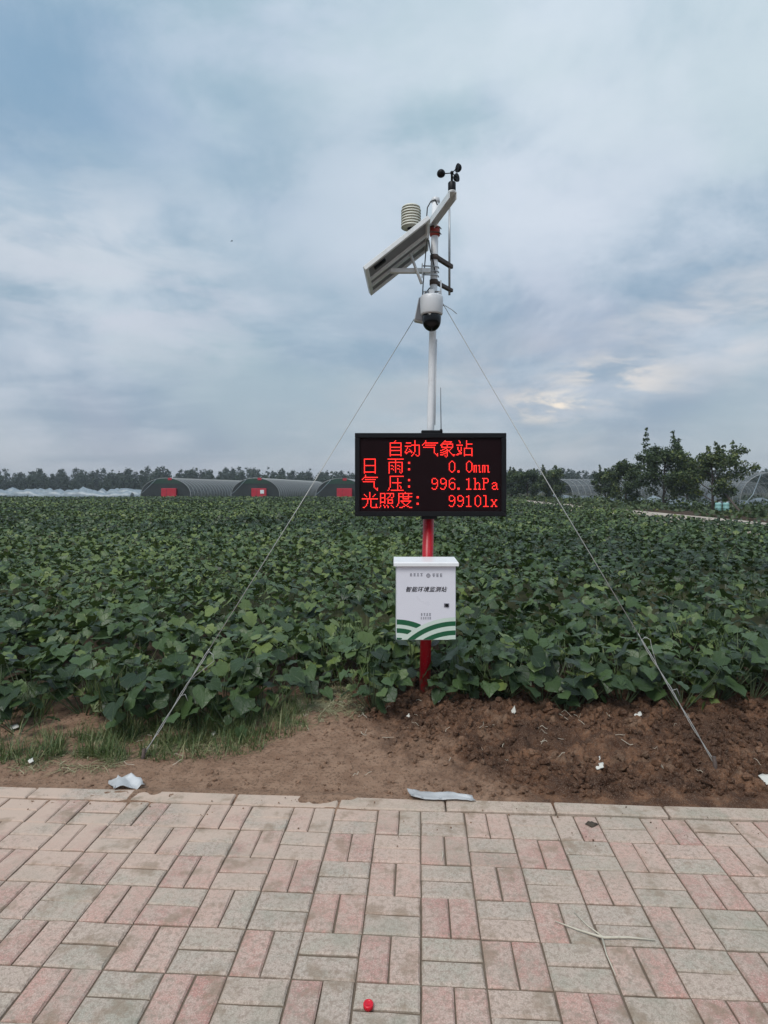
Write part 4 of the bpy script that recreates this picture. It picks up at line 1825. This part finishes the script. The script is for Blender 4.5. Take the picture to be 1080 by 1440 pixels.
for sx, h_ in ((0.068, 0.17),):
    MB().tube([(CX + sx, CY + 0.03, 2.84), (CX + sx, CY + 0.03, 2.84 + h_)], 0.0055, 8).build('antenna', 'white_plastic', dc)

jb = thing('junction_box', (0.262, 4.37, 2.72), 'small grey tilted wiring box behind the dome camera', 'box')
JM = Matrix.Translation((0.266, 4.37, 2.81)) @ Matrix.Rotation(R(12), 4, 'Y')
MB().box(-0.036, 0.036, -0.03, 0.03, -0.085, 0.085, JM, bevel=0.006).build('case', 'white_plastic', jb)
MB().box(-0.031, 0.031, -0.037, -0.031, -0.078, 0.078, JM, bevel=0.002).build('cover', 'backsheet', jb)
MB().tube([JM @ Vector((0.03, 0.0, 0.02)), mp(2.83, -0.02)], 0.008, 6).build('clamp', 'grey_metal', jb)
MB().tube([JM @ Vector((0.0, 0.0, 0.08)), JM @ Vector((0.0, 0.0, 0.12)), mp(2.99, -0.03, -0.02)], 0.0045, 6).build('cable', 'cable', jb)

# rod on stand-offs right of the mast ---------------------------------
RX, RY = 0.492, 4.60
rod = thing('lightning_rod', (RX, RY, 3.0), 'slender grey vertical rod held by two dark clamps right of the mast top', 'rod')
MB().tube([(RX, RY, 2.995), (RX, RY, 3.40), (RX, RY, 3.74)], [0.0085, 0.0085, 0.006], 8).build('rod', 'grey_metal', rod)
for z, hh in ((3.215, 0.016), (3.035, 0.013)):
    d = Vector((RX + 0.02, RY + 0.025, z)) - mp(z, 0.02, 0.0)
    ln = d.length
    ang = math.atan2(d.y, d.x)
    BM = Matrix.Translation(mp(z, 0.02, 0.0)) @ Matrix.Rotation(ang, 4, 'Z')
    MB().box(0, ln, -0.014, 0.014, -hh, hh, BM, bevel=0.003).build('clamp_arm', 'rust', rod)
    MB().lathe([(0.029, -0.018), (0.031, -0.018), (0.031, 0.018), (0.029, 0.018)], mp(z), 16).build('pole_band', 'rust', rod)


# guy wires -------------------------------------------------------------
def guy(top, foot, label, twist0, loop_side):
    top, foot = Vector(top), Vector(foot)
    t = thing('guy_wire', foot, label, 'wire')
    d = foot - top
    mid = top.lerp(foot, 0.5) + Vector((0, 0, -0.012))
    MB().tube([top, mid, top.lerp(foot, twist0)], 0.0027, 6).build('wire', 'wire', t)
    ax_ = d.normalized()
    s1 = ax_.cross(Vector((0, 0, 1))).normalized()
    s2 = ax_.cross(s1)
    rg = random.Random(3 if loop_side > 0 else 4)
    for ph in (0.0, 3.1):
        pts = []
        N_ = 46
        for i in range(N_ + 1):
            f = twist0 + (1 - twist0) * i / N_
            a = ph + f * 52
            rad = 0.0028 + 0.0030 * rg.random() * (1 if ph else 0.4)
            pts.append(top.lerp(foot, f) + s1 * rad * math.cos(a) + s2 * rad * math.sin(a))
        MB().tube(pts, 0.0024, 5).build('twisted_strand', 'wire', t)
    # the loose loop where the tail turns back, and a cut end
    b0 = top.lerp(foot, twist0 + 0.012)
    MB().tube([b0, b0 + Vector((loop_side * 0.02, 0, 0.018)), b0 + Vector((loop_side * 0.045, -.01, 0.005)), b0 + Vector((loop_side * 0.052, -.01, -0.035)),
               top.lerp(foot, twist0 + 0.06)], 0.0020, 6).build('loop', 'wire', t)
    b1 = top.lerp(foot, twist0 + 0.45 * (1 - twist0))
    MB().tube([b1, b1 + Vector((loop_side * 0.03, 0, 0.01)), b1 + Vector((loop_side * 0.045, 0, -0.03))], 0.0018, 5).build('cut_end', 'wire', t)
    MB().tube([foot + Vector((0, 0, 0.03)) - ax_ * 0.02, foot + ax_ * 0.02 + Vector((0, 0, -0.10))], 0.011, 8).build('anchor_peg', 'rust', t)
    return t


fl = at(200, 1066, 3.50)
fl.z = float(verge_z(np.array(fl.x), np.array(fl.y))) + 0.01
fr_ = at(1007, 1090, 3.29)
fr_.z = float(verge_z(np.array(fr_.x), np.array(fr_.y))) + 0.01
guy(mp(2.868, -0.078), fl, 'left guy wire slanting from the mast to the grassy soil', 0.80, 1)
guw = guy(mp(2.868, 0.078), fr_, 'right guy wire slanting from the mast to the dug soil', 0.77, 1)
sp0 = mp(2.868, 0.085)
MB().tube([sp0, sp0 + Vector((0.05, 0, -0.03)), sp0 + Vector((0.085, 0, -0.06))], 0.003, 5).build('cut_end', 'wire', guw)


# ================================================================== small things on the ground
def rug(name, corners_px, label, cat, mat, crinkle=0.006, thick=0.0012, nx=14, ny=6, seed=0, base=0.010, group=None, ragged=0.0, flat=False):
    """a crumpled sheet lying on the ground between four ground points"""
    P = []
    for (px, py) in corners_px:
        d = px_dir(px, py)
        k = CAM_H / -d.z
        P.append(Vector((0, 0, CAM_H)) + d * k)
    rg = np.random.default_rng(seed)
    vs, fs = [], []
    for j in range(ny + 1):
        for i in range(nx + 1):
            a, b = i / nx, j / ny
            p = P[0].lerp(P[1], a).lerp(P[3].lerp(P[2], a), b)
            if ragged and (i in (0, nx) or j in (0, ny)):
                p = p + Vector((rg.uniform(-ragged, ragged), rg.uniform(-ragged, ragged), 0))
            z = max(0.004, float(verge_z(np.array(p.x), np.array(p.y)))) if p.x * math.sin(YAW) + p.y * math.cos(YAW) > KERB1 else 0.012
            z += base + crinkle * (math.sin(a * 9 + seed) + math.sin(b * 5 + a * 4 + seed * 2)) * 0.5 + rg.uniform(-.4, .4) * crinkle
            vs.append((p.x, p.y, z))
    if flat:                                   # stiff flake: rests level on the highest crumb below it
        zt = sum(v_[2] for v_ in vs) / len(vs) + 0.004
        vs = [(x_, y_, zt + 0.05 * (x_ - P[0].x) + 0.15 * (y_ - P[0].y)) for x_, y_, _z in vs]
    n1 = len(vs)
    vs += [(x, y, z - thick) for x, y, z in vs]
    w = nx + 1
    for j in range(ny):
        for i in range(nx):
            q = (j * w + i, j * w + i + 1, (j + 1) * w + i + 1, (j + 1) * w + i)
            fs += [q, tuple(n1 + k for k in q[::-1])]
    bd = [(i, i + 1) for i in range(nx)] + [(j * w + nx, (j + 1) * w + nx) for j in range(ny)] + [(ny * w + i + 1, ny * w + i) for i in range(nx)[::-1]] + [((j + 1) * w, j * w) for j in range(ny)]
    fs += [(b, a, n1 + a, n1 + b) for a, b in bd]
    m = MB()
    m.add(vs, fs, True)
    o = m.build(name, mat, None, tuple(P[0]))
    return tag(o, label, cat, group)


rug('plastic_strip', [(572, 1112), (664, 1122), (669, 1131), (578, 1127)], 'crumpled translucent plastic strip lying on the kerb below the mast', 'litter', 'film_litter', 0.008, seed=2)
rug('plastic_scrap', [(152, 1098), (184, 1092), (205, 1108), (160, 1113)], 'torn pale plastic scrap beside the kerb near the left guy wire', 'litter', 'film_litter', 0.014, nx=10, seed=5, ragged=0.012)
rug('paper_scrap', [(1066, 1097), (1092, 1090), (1100, 1106), (1078, 1107)], 'white paper scrap on the dug soil at the right picture edge', 'litter', 'paper', 0.002, nx=8, ny=4, seed=8, flat=True)
scr = [((843, 1086), 9, 5, 'largest white flake on the dug soil, near the kerb'), ((841, 1078), 4, 4, 'tiny white flake just behind the largest flake'),
       ((722, 1013), 4, 7, 'upright white flake at the crop edge right of the pole'), ((897, 1020), 7, 4, 'white flake at the crop edge near the right guy wire'),
       ((617, 1003), 4, 3, 'white flake on dark soil right beside the red pole foot'), ((574, 1013), 3, 3, 'tiny white flake on dark soil left of the red pole foot'),
       ((300, 1036), 4, 3, 'tiny white flake in the grass right of the left guy wire'), ((43, 1075), 5, 4, 'small white flake in the grass at far left'),
       ((20, 1028), 8, 4, 'pale flake below the leaves at the left picture edge')]
for i, ((px, py), w, hh, lb) in enumerate(scr):
    w, hh = w * 0.8, hh * 0.8
    rug('paper_flake', [(px - w, py), (px + w * .7, py - hh), (px + w, py + hh * .3), (px - w * .5, py + hh)], lb, 'litter', 'paper', 0.002, nx=4, ny=3, seed=20 + i, base=0.014, group='white flakes on the soil', ragged=0.003, flat=True, thick=0.003)

# torn plastic / pale leaf backs lying in the trampled gap
for i, (px, py, Y, s, lb) in enumerate([(470, 929, 4.75, 0.075, 'pale curled leaf in the trampled gap, left one of the upper pair'), (521, 925, 4.75, 0.10, 'pale curled leaf in the trampled gap, right one of the upper pair'),
                                        (457, 957, 4.6, 0.09, 'grey-green turned leaf low in the trampled gap'), (803, 958, 4.45, 0.07, 'pale leaf back showing low in the front row, right of the mast')]):
    p = at(px, py, Y)
    tv, tt = LEAF['big']
    me = tri_mesh('pale_leaf', tv * s * 1.3, tt, np.full(len(tv), 0.5), tv[:, :2])
    o = link('pale_leaf', me, 'pale_leaf')
    o.location = p
    o.rotation_euler = (R(55 + 8 * i), R(20 - 14 * i), R(150 + 40 * i))
    tag(o, lb, 'leaf', 'pale leaves')

# bottle cap on the paving
cp = at(518, 1416, 1)
d = px_dir(518, 1417)
cp = Vector((0, 0, CAM_H)) + d * (CAM_H / -d.z)
m = MB()
N_ = 36
prof = [(0.0148, 0.0), (0.0150, 0.010), (0.0140, 0.0125), (0.0105, 0.0132), (0.0100, 0.0122), (0.002, 0.0120)]
m.lathe(prof, (0, 0, 0), N_)
m.v = [(x * (1.0 + (0.035 if (i % N_) % 2 and i // N_ < 2 else 0)), y * (1.0 + (0.035 if (i % N_) % 2 and i // N_ < 2 else 0)), z) for i, (x, y, z) in enumerate(m.v)]
o = link('bottle_cap', m.mesh('bottle_cap'), 'cap_red')
o.location = (cp.x, cp.y, 0.002)
o.rotation_euler = (R(4), 0, 0)
tag(o, 'bright red plastic bottle cap lying on the paving at the bottom', 'cap')


def gpt(px, py, z=0.006):
    d = px_dir(px, py)
    p = Vector((0, 0, CAM_H)) + d * (CAM_H / -d.z)
    p.z = z
    return p


m = MB()
m.tube([gpt(780, 1297, .005), gpt(812, 1310, .007), gpt(848, 1322, .009), gpt(884, 1321, .007), gpt(921, 1324, .005)], [.0016, .003, .0042, .0034, .002], 7)
m.tube([gpt(807, 1284, .005), gpt(826, 1304, .007), gpt(849, 1322, .009)], [.0013, .0022, .003], 7)
m.tube([gpt(847, 1323, .009), gpt(853, 1345, .006), gpt(866, 1374, .005)], [.003, .0022, .0013], 7)
tag(m.build('dry_root', 'root', None, tuple(gpt(848, 1322, 0))), 'pale forked dry root lying on the paving at lower right', 'root')
m = MB()
m.tube([gpt(621, 1212, .004), gpt(623, 1203, .006), gpt(622, 1198, .005)], [.001, .0022, .001], 6)
tag(m.build('twig', 'root', None, tuple(gpt(621, 1212, 0))), 'tiny pale twig upright in view on the central paving bricks', 'twig')
o = rug('dead_leaf', [(822, 1160), (832, 1156), (842, 1161), (832, 1165)], 'small dark dead leaf on the paving close to the kerb', 'leaf', 'dead_leaf', 0.004, nx=5, ny=3, seed=3, base=-0.005)

# dry straws and roots over the dug soil
m = MB()
rg = random.Random(44)
for i in range(120):
    x_, y_ = rg.uniform(-1.9, 2.3), rg.uniform(3.25, 4.4)
    if rg.random() > (0.85 if x_ > 0.2 else 0.45):
        continue
    a = rg.uniform(0, math.pi)
    l = rg.uniform(0.02, 0.085)
    pts = []
    for k in range(4):
        t_ = k / 3 - 0.5
        q = (x_ + math.cos(a) * l * t_ + rg.uniform(-.005, .005), y_ + math.sin(a) * l * t_ + rg.uniform(-.005, .005))
        pts.append((q[0], q[1], float(verge_z(np.array(q[0]), np.array(q[1]))) + 0.010 + rg.uniform(0, .012)))
    m.tube(pts, rg.uniform(.0009, .0018), 4, False)
tag(m.build('dry_straws', 'root'), 'scattered dry straws and root bits on the dug soil', 'straw', kind='stuff')


# ================================================================== greenhouses
def arch(w, h, n=18, skirt=0.35):
    """points of an arched section from the left foot to the right"""
    pts = [(-w / 2, 0.0)]
    for i in range(n + 1):
        a = math.pi * (1 - i / n)
        pts.append((w / 2 * math.cos(a) * (1.0 - 0.02 * math.sin(a)), h * (skirt / h + (1 - skirt / h) * math.sin(a) ** 0.85)))
    pts.append((w / 2, 0.0))
    return pts


def greenhouse(x, y, az, w, h, length, label, group, film='film', hoops=34, hr=0.045,  door=True, white_panel=False, front='net_dark'):
    t = thing('greenhouse', (x, y, -0.1), label, 'greenhouse', group)
    t.rotation_euler = (0, 0, -az)
    S = arch(w, h)
    n = len(S)
    # everything below is in the greenhouse's own frame: axis along +y
    vs, fs = [], []
    segs = max(2, hoops)
    rg = random.Random(int(x * 10) + 7)
    for j in range(segs + 1):
        sag = 0.985 + rg.uniform(-.012, .006)
        for (a, z) in S:
            vs.append((a * 1.005, length * j / segs, z * sag + 0.02))
    for j in range(segs):
        for k in range(n - 1):
            fs.append((j * n + k, j * n + k + 1, (j + 1) * n + k + 1, (j + 1) * n + k))
    me = bpy.data.meshes.new('cover'); me.from_pydata(vs, [], fs); me.polygons.foreach_set('use_smooth', [True] * len(fs)); me.update()
    link('cover', me, film, t)
    hp = MB().tube([(a * 1.012, 0, z + 0.03) for a, z in S], hr, 5, False).mesh('hoop')
    hp.materials.append(M['hoop'])
    for j in range(segs + 1):
        o = bpy.data.objects.new('hoop', hp)
        C.objects.link(o); o.parent = t
        o.location = (0, length * j / segs + rg.uniform(-.05, .05), 0)
    for k in (n // 2, n // 4, 3 * n // 4):
        a, z = S[k]
        m_ = MB().tube([(a, 0, z - 0.03), (a, length, z - 0.03)], 0.025, 5).mesh('purlin')
        link('purlin', m_, 'hoop', t)
    if front:
        v2 = [(a * 0.995, -0.02, z * 0.99) for a, z in S] + [(a * 0.995, 0.02, z * 0.99) for a, z in S]
        f2 = [tuple(range(n)), tuple(range(n, 2 * n))[::-1]] + [(k, n + k, n + k + 1, k + 1) for k in range(n - 1)]
        me = bpy.data.meshes.new('end_panel'); me.from_pydata(v2, [], f2); me.update()
        link('end_panel', me, front, t)
        # darker green net hung over the crown
        S2 = [(a * 0.86, z * 1.02) for a, z in S if z > h * 0.62]
        v3 = [(a, -0.06, z) for a, z in S2]
        k0 = len(v3)
        v3 += [(a, -0.03, z) for a, z in S2]
        f3 = [tuple(range(k0)), tuple(range(k0, 2 * k0))[::-1]] + [(k, k0 + k, k0 + (k + 1) % k0, (k + 1) % k0) for k in range(k0)]
        me = bpy.data.meshes.new('crown_net'); me.from_pydata(v3, [], f3); me.update()
        link('crown_net', me, 'net_green', t)
    if door:
        d_ = MB().box(-0.45, 1.70, -0.55, -0.065, 0.0, 1.48, bevel=0.03)
        dr = link('door_porch', d_.mesh('door_porch'), 'door_red', t)
        MB_ = MB().box(0.32, 0.34, -0.575, -0.552, 0.05, 1.44)
        link('door_joint', MB_.mesh('door_joint'), 'net_dark', dr)
        cr = MB().box(0.35, 0.9, -0.12, -0.07, h - 0.28, h + 0.06, bevel=0.02)
        link('red_crown_patch', cr.mesh('red_crown_patch'), 'door_red', t)
        if white_panel:
            link('white_notice', MB().box(0.85, 1.40, -0.60, -0.552, 0.72, 1.25).mesh('white_notice'), 'white_paint', dr)
    # rope from the crown down to a ground anchor in front
    link('rope', MB().tube([(-w / 2 - 0.5, -1.2, 0.0), (-w / 2 + 0.7, -0.5, 1.1), (-w * 0.18, -0.1, h * 0.97)], 0.035, 5).mesh('rope'), 'film_white', t)
    return t


GA = YAW
greenhouse(-31.4, 88, GA, 7.3, 2.92, 48, 'arched grey film greenhouse with red door, farthest left of the three', 'arched greenhouses')
greenhouse(-18.5, 88, GA, 7.0, 2.92, 48, 'arched grey film greenhouse with white notice on its red door', 'arched greenhouses', white_panel=True)
greenhouse(-6.2, 87, GA, 7.0, 2.85, 48, 'arched greenhouse with red door half hidden behind the display edge', 'arched greenhouses')
greenhouse(21.2, 75, R(68), 6.0, 2.6, 22, 'bare-hooped film tunnel behind the young trees right of the display', 'hooped tunnels', 'film_thin', 24, door=False, hr=0.024, front=None)
greenhouse(29.2, 46, R(6), 4.6, 2.75, 30, 'hooped film tunnel facing the viewer at the right picture edge', 'hooped tunnels', 'film_thin', 24, door=False, hr=0.024, front=None)
greenhouse(31.0, 72, R(60), 6.0, 2.4, 20, 'film tunnel seen between the trunks of the tallest young trees', 'hooped tunnels', 'film_thin', 22, door=False, hr=0.024, front=None)


def low_tunnel(x0, y0, x1, y1, w, h, label, seed, mat='film_white'):
    rg = random.Random(seed)
    a, b = Vector((x0, y0, -0.1)), Vector((x1, y1, -0.1))
    d = (b - a).normalized()
    s = Vector((d.y, -d.x, 0))
    L = (b - a).length
    N_ = int(L / 0.8)
    m = MB()
    K = 8
    vs, fs = [], []
    for i in range(N_ + 1):
        hh = h * rg.uniform(0.45, 1.12)
        off = rg.uniform(-.12, .12)
        for k in range(K + 1):
            t_ = math.pi * k / K
            vs.append(a + d * (L * i / N_) + s * (w / 2 * -math.cos(t_) + off) + Vector((0, 0, hh * math.sin(t_) * rg.uniform(.93, 1.05))))
    for i in range(N_):
        for k in range(K):
            fs.append((i * (K + 1) + k, i * (K + 1) + k + 1, (i + 1) * (K + 1) + k + 1, (i + 1) * (K + 1) + k))
    m.add(vs, fs, True)
    t = thing('low_tunnel', a, label, 'tunnel', 'low plastic tunnels')
    m.build('cover', mat, t)
    return t


low_tunnel(-85, 92, -37.5, 91, 1.6, 1.25, 'low tunnel of crumpled whitish plastic, nearest row at the far left field edge', 1)
low_tunnel(-85, 97, -38, 96, 1.6, 1.45, 'low tunnel of bluish plastic just behind the nearest row, far left', 2)
low_tunnel(-88, 103, -39, 102, 1.6, 1.6, 'low tunnel of whitish plastic in the rear row, far left', 3)
low_tunnel(22.6, 50.5, 36, 55, 1.3, 0.7, 'low tunnel of pale plastic behind the largest young tree', 4)
low_tunnel(21.8, 60, 36, 65, 1.4, 0.8, 'low tunnel of pale plastic behind the tallest young tree', 5)
low_tunnel(19.6, 72, 29, 76, 1.4, 0.8, 'low tunnel of pale plastic right of the far young trees', 6)

# two aqua containers beyond the path
for i, (px, lb) in enumerate(((1010, 'left one of two small aqua plastic drums beside the far path'), (1021, 'right one of two small aqua plastic drums beside the far path'))):
    p = at(px, 721, 36.5)
    t = thing('plastic_drum', (p.x, 36.5, -0.1), lb, 'drum', 'aqua drums')
    z0 = -0.1
    z0 += 0.25
    MB().lathe([(0.16, 0), (0.17, .02), (0.17, 0.14), (0.18, .16), (0.18, .18), (0.17, .20), (0.17, 0.34), (0.18, .36), (.18, .38), (.17, .40), (0.17, 0.44), (0.14, 0.47)], (p.x, 36.5, z0), 16).build('body', 'aqua', t)
    MB().lathe([(0.06, 0.0), (0.06, 0.05)], (p.x + 0.05, 36.45, z0 + 0.47), 12).build('lid', 'white_plastic', t)

# reddish bank behind the path
mb = MB()
bk = []
for i in range(40):
    y = 22 + i * 1.3
    for j, (xo, zz) in enumerate(((14.75, -0.1), (15.4, 0.20), (16.2, 0.24), (17.4, -0.1))):
        bk.append((xo + 0.15 * math.sin(i * 1.7 + j), y, zz + 0.06 * math.sin(i * 2.3 + j * 1.3) * (0 < j < 3)))
mb.add(bk, [(i * 4 + j, i * 4 + j + 1, i * 4 + j + 5, i * 4 + j + 4) for i in range(39) for j in range(3)], True)
tag(mb.build('earth_bank', 'soil'), kind='structure')


# ================================================================== trees
def leaf_cloud(centres, radii, per, size, tint0, seed, flatten=0.8, tspread=0.2):
    rg = np.random.default_rng(seed)
    P, N, S, Ti = [], [], [], []
    for c, r in zip(centres, radii):
        n = int(per * (r / 0.5) ** 1.6) + 6
        d = unit(rg.normal(0, 1, (n, 3)))
        rad = r * rg.random(n) ** 0.55
        P.append(np.array(c)[None] + d * rad[:, None] * np.array([1, 1, flatten]))
        N.append(d * 0.6 + rg.normal(0, .6, (n, 3)) + np.array([0, 0, 0.4]))
        S.append(size * rg.uniform(0.6, 1.25, n))
        Ti.append(np.clip(tint0 + rg.normal(0, tspread, n) + rg.normal(0, .12), 0, 1))
    P, N, S, Ti = np.concatenate(P), np.concatenate(N), np.concatenate(S), np.concatenate(Ti)
    tip = rg.normal(0, 1, P.shape) + np.array([0, 0, -0.5])
    tv, tt = LEAF['small']
    return scatter(tv, tt, P, N, tip, S, Ti, False)


def young_tree(x, y, h, crown_w, label, seed, tint=0.35, base=0.22, spires=4, lean=0.0, dens=135, leaf=0.15, group='young trees along the far path'):
    rg = random.Random(seed)
    t = thing('young_tree', (x, y, -0.1), label, 'tree', group)
    tr = MB()
    th = h * 0.80
    pts = [Vector((x + lean * k / 5 * th * 0.3 + rg.uniform(-.04, .04), y + rg.uniform(-.04, .04), -0.12 + th * k / 5)) for k in range(6)]
    tr.tube(pts, [0.085 * (1 - 0.15 * k) for k in range(6)], 8)
    cs, rs = [], []
    nb = 15
    for i in range(nb):
        f = base + (0.95 - base) * i / nb
        k = f * 5
        i0 = min(int(k), 4)
        p0 = pts[i0].lerp(pts[i0 + 1], k - i0)
        az = i * 2.4 + rg.uniform(-.5, .5)
        prof = math.sin(min(1, (f - base + 0.16) / (1.02 - base)) * math.pi) ** 0.6
        ln = crown_w / 2 * prof * rg.uniform(0.65, 1.1)
        p1 = p0 + Vector((math.cos(az) * ln * 0.55, math.sin(az) * ln * 0.55, ln * 0.38))
        p2 = p0 + Vector((math.cos(az) * ln, math.sin(az) * ln, ln * rg.uniform(0.45, 0.95)))
        tr.tube([p0, p1, p2], [0.035, 0.022, 0.009], 5, False)
        for q, r_ in ((p1, 0.42), (p2, 0.40), (p1.lerp(p2, .5) + Vector((rg.uniform(-.3, .3), rg.uniform(-.3, .3), rg.uniform(-.1, .3))), 0.45)):
            cs.append(tuple(q)); rs.append(r_ * 1.22 * rg.uniform(0.7, 1.25) * h / 5.0)
    for s in range(spires):                      # loose upright shoots that break the outline
        b0 = pts[5] + Vector((rg.uniform(-.28, .28) * crown_w, rg.uniform(-.2, .2) * crown_w, -h * rg.uniform(.02, .22)))
        tp = b0 + Vector((rg.uniform(-.25, .25), 0, h * rg.uniform(0.14, 0.27)))
        tr.tube([pts[4], b0, tp], [0.03, 0.016, 0.006], 4, False)
        for k in range(5):
            q = b0.lerp(tp, k / 4)
            cs.append(tuple(q)); rs.append((0.26 - 0.035 * k) * h / 5)
    tr.build('trunk', 'bark', t)
    V, T, N, _ = leaf_cloud(cs, rs, dens, leaf, tint, seed)
    V = V - np.array([x, y, -0.1])
    link('crown', tri_mesh('crown', V, T, N, None, False), 'tree_leaf', t)
    return t


def tree_at(px, Y, top_py, *a, **k):
    p = at(px, 700, Y)
    h = at(px, top_py, Y).z + 0.1
    return young_tree(p.x, Y, h, *a, **k)


tree_at(880, 46, 634, 3.3, 'young tree left of the tallest one, narrow crown reaching near the ground', 21, 0.38, 0.12, 4)
tree_at(934, 41, 607, 4.2, 'tallest young tree with loose feathery top on the right', 22, 0.30, 0.14, 7, dens=115)
tree_at(1001, 38, 616, 4.5, 'broad young tree nearest the right picture edge, dense yellowish-green crown', 23, 0.62, 0.16, 6, lean=0.03)
tree_at(742, 66, 650, 3.4, 'small far tree just right of the display', 24, 0.30, 0.16, 3, leaf=0.17)
tree_at(776, 62, 650, 3.3, 'small far tree beyond the right guy wire, yellowish crown', 25, 0.5, 0.12, 3, leaf=0.17)
tree_at(719, 70, 652, 2.8, 'small far tree half hidden behind the display edge', 26, 0.4, 0.14, 2, leaf=0.17)
tree_at(851, 60, 652, 2.6, 'slender far young tree left of the narrow-crowned one', 27, 0.4, 0.2, 3, leaf=0.16)
tree_at(966, 52, 628, 2.6, 'slim young tree showing between the tallest and the broad one', 28, 0.4, 0.16, 4)

# rank weeds under and behind the row of young trees
n = 16000
x = RNG.uniform(17.2, 46, n); y = RNG.uniform(30, 80, n)
ok = (vnoise(x * .35, y * .35, 61, 3) > 0.42) & (x < 0.72 * y + 3)
x, y = x[ok], y[ok]; n = len(x)
hh = 0.2 + 0.9 * vnoise(x * .5, y * .5, 62, 3) ** 1.5
m2 = 9000
xb, yb = RNG.uniform(12.4, 17.6, m2), RNG.uniform(18, 80, m2)
kb = vnoise(xb * .5, yb * .22, 64, 3) > np.where(yb < 34, 0.50, 0.40)
kb &= ~((yb < 34) & (xb > 13.1) & (xb < 14.4))
x, y = np.concatenate([x, xb[kb]]), np.concatenate([y, yb[kb]])
hh = np.concatenate([hh, np.full(kb.sum(), 0.62)]); n = len(x)
V, T, N, _ = scatter(*LEAF['small'], np.stack([x, y, -0.1 + hh * RNG.random(n)], 1), RNG.normal(0, .6, (n, 3)) + np.array([0, 0, .7]), RNG.normal(0, 1, (n, 3)), RNG.uniform(.12, .34, n),
                     np.clip(RNG.normal(.4, .25, n), 0, 1), False)
tag(link('weeds', tri_mesh('weeds', V, T, N, None, False), 'tree_leaf'), 'rank green weeds under the young trees on the right', 'weeds', kind='stuff')

# prop pole leaning against the broad tree
pp0, pp1 = at(1046, 733, 34.5), at(1016, 690, 37.8)
m = MB().tube([(pp0.x, pp0.y, -0.1), tuple(pp1)], [0.075, 0.055], 8)
tag(m.build('prop_pole', 'bark', None, (pp0.x, pp0.y, -0.1)), 'slanting wooden prop pole under the broad tree at right', 'pole')

# distant wood: one dark mass with single tops breaking the line
rg = np.random.default_rng(71)
cs, rs, tn = [], [], []
parts = []
trunks = MB()
for row, (yy, n_, h0, h1, r0) in enumerate(((172, 250, 2.2, 4.6, 2.2), (205, 260, 4.6, 7.2, 2.4), (235, 260, 6.2, 8.6, 2.6))):
    for i in range(n_):
        x_ = -215 + 430 * (i + rg.random()) / n_
        y_ = yy + rg.uniform(-9, 9)
        h_ = rg.uniform(h0, h1) * (0.80 + 0.42 * float(vnoise(x_ * 0.06 + row * 7.3, row * 3.1, 81, 3)))
        w_ = r0 * rg.uniform(0.35, 1.25)
        spire = rg.random() < 0.3
        k = 5
        c_, r_ = [], []
        for j in range(k):
            f = j / (k - 1)
            c_.append((x_ + rg.normal(0, .45 * w_ * (1 - f)), y_ + rg.normal(0, .6), 0.5 + (h_ - 0.8) * f))
            r_.append(w_ * ((1.0 - 0.78 * f) if spire else (0.75 + 0.5 * math.sin(f * 2.6) - 0.55 * f)))
        parts.append(leaf_cloud(c_, r_, 20 if row else 18, 0.55, 0.35 + rg.normal(0, .15), int(rg.integers(1e6)), 1.0, 0.15))
        if row == 0:
            trunks.tube([(x_, y_, -0.1), (x_, y_, h_ * .6)], 0.12, 4, False)
V, T, N, _ = merge(parts)
tag(link('distant_wood', tri_mesh('distant_wood', V, T, N, None, False), 'wood_leaf'), 'dark distant belt of trees along the whole horizon', 'wood', kind='stuff')
tag(trunks.build('distant_trunks', 'bark'), 'thin trunks under the distant belt of trees', 'wood', kind='stuff')

# a small bird high up on the left
bp = at(326, 339, 24)
bird = thing('bird', bp, 'tiny dark bird flying high in the sky on the left', 'bird')
MB().lathe([(0.002, -0.09), (0.018, -0.05), (0.026, 0.0), (0.018, 0.05), (0.003, 0.075)], bp, 10, (0.8, 0.5, 0.1)).build('body', 'black', bird)
for s in (-1, 1):
    w0 = bp + Vector((0, 0, 0.01))
    sdv = Vector((-0.5, 0.8, 0)).normalized() * s
    fwd = Vector((0.8, 0.5, 0.1))
    MB().add([w0 + fwd * .03, w0 - fwd * .03, w0 + sdv * .08 + Vector((0, 0, .03)) - fwd * .03, w0 + sdv * .15 - fwd * .06, w0 + sdv * .08 + Vector((0, 0, .03)) + fwd * .03,
              w0 + fwd * .03 - Vector((0, 0, .006)), w0 - fwd * .03 - Vector((0, 0, .006)), w0 + sdv * .08 + Vector((0, 0, .024)) - fwd * .03],
             [(0, 1, 2, 4), (4, 2, 3), (5, 6, 7)]).build('wing', 'black', bird)

bird.scale = (0.55, 0.55, 0.55)

# ================================================================== haze
HZ = 0.0007
mb = MB().box(-930, 930, -930, 930, -1.3, 14.0)
hz = mb.build('haze', None)
m = bpy.data.materials.new('haze_air')
m.use_nodes = True
m.node_tree.nodes.clear()
h = NT(m.node_tree)
pv = h.n('ShaderNodeVolumePrincipled')
pv.inputs['Color'].default_value = (0.80, 0.86, 0.95, 1)
pv.inputs['Density'].default_value = HZ
pv.inputs['Anisotropy'].default_value = 0.2
mo = h.n('ShaderNodeOutputMaterial')
h.link(pv.outputs[0], mo.inputs['Volume'])
hz.data.materials.append(m)
tag(hz, kind='stuff')
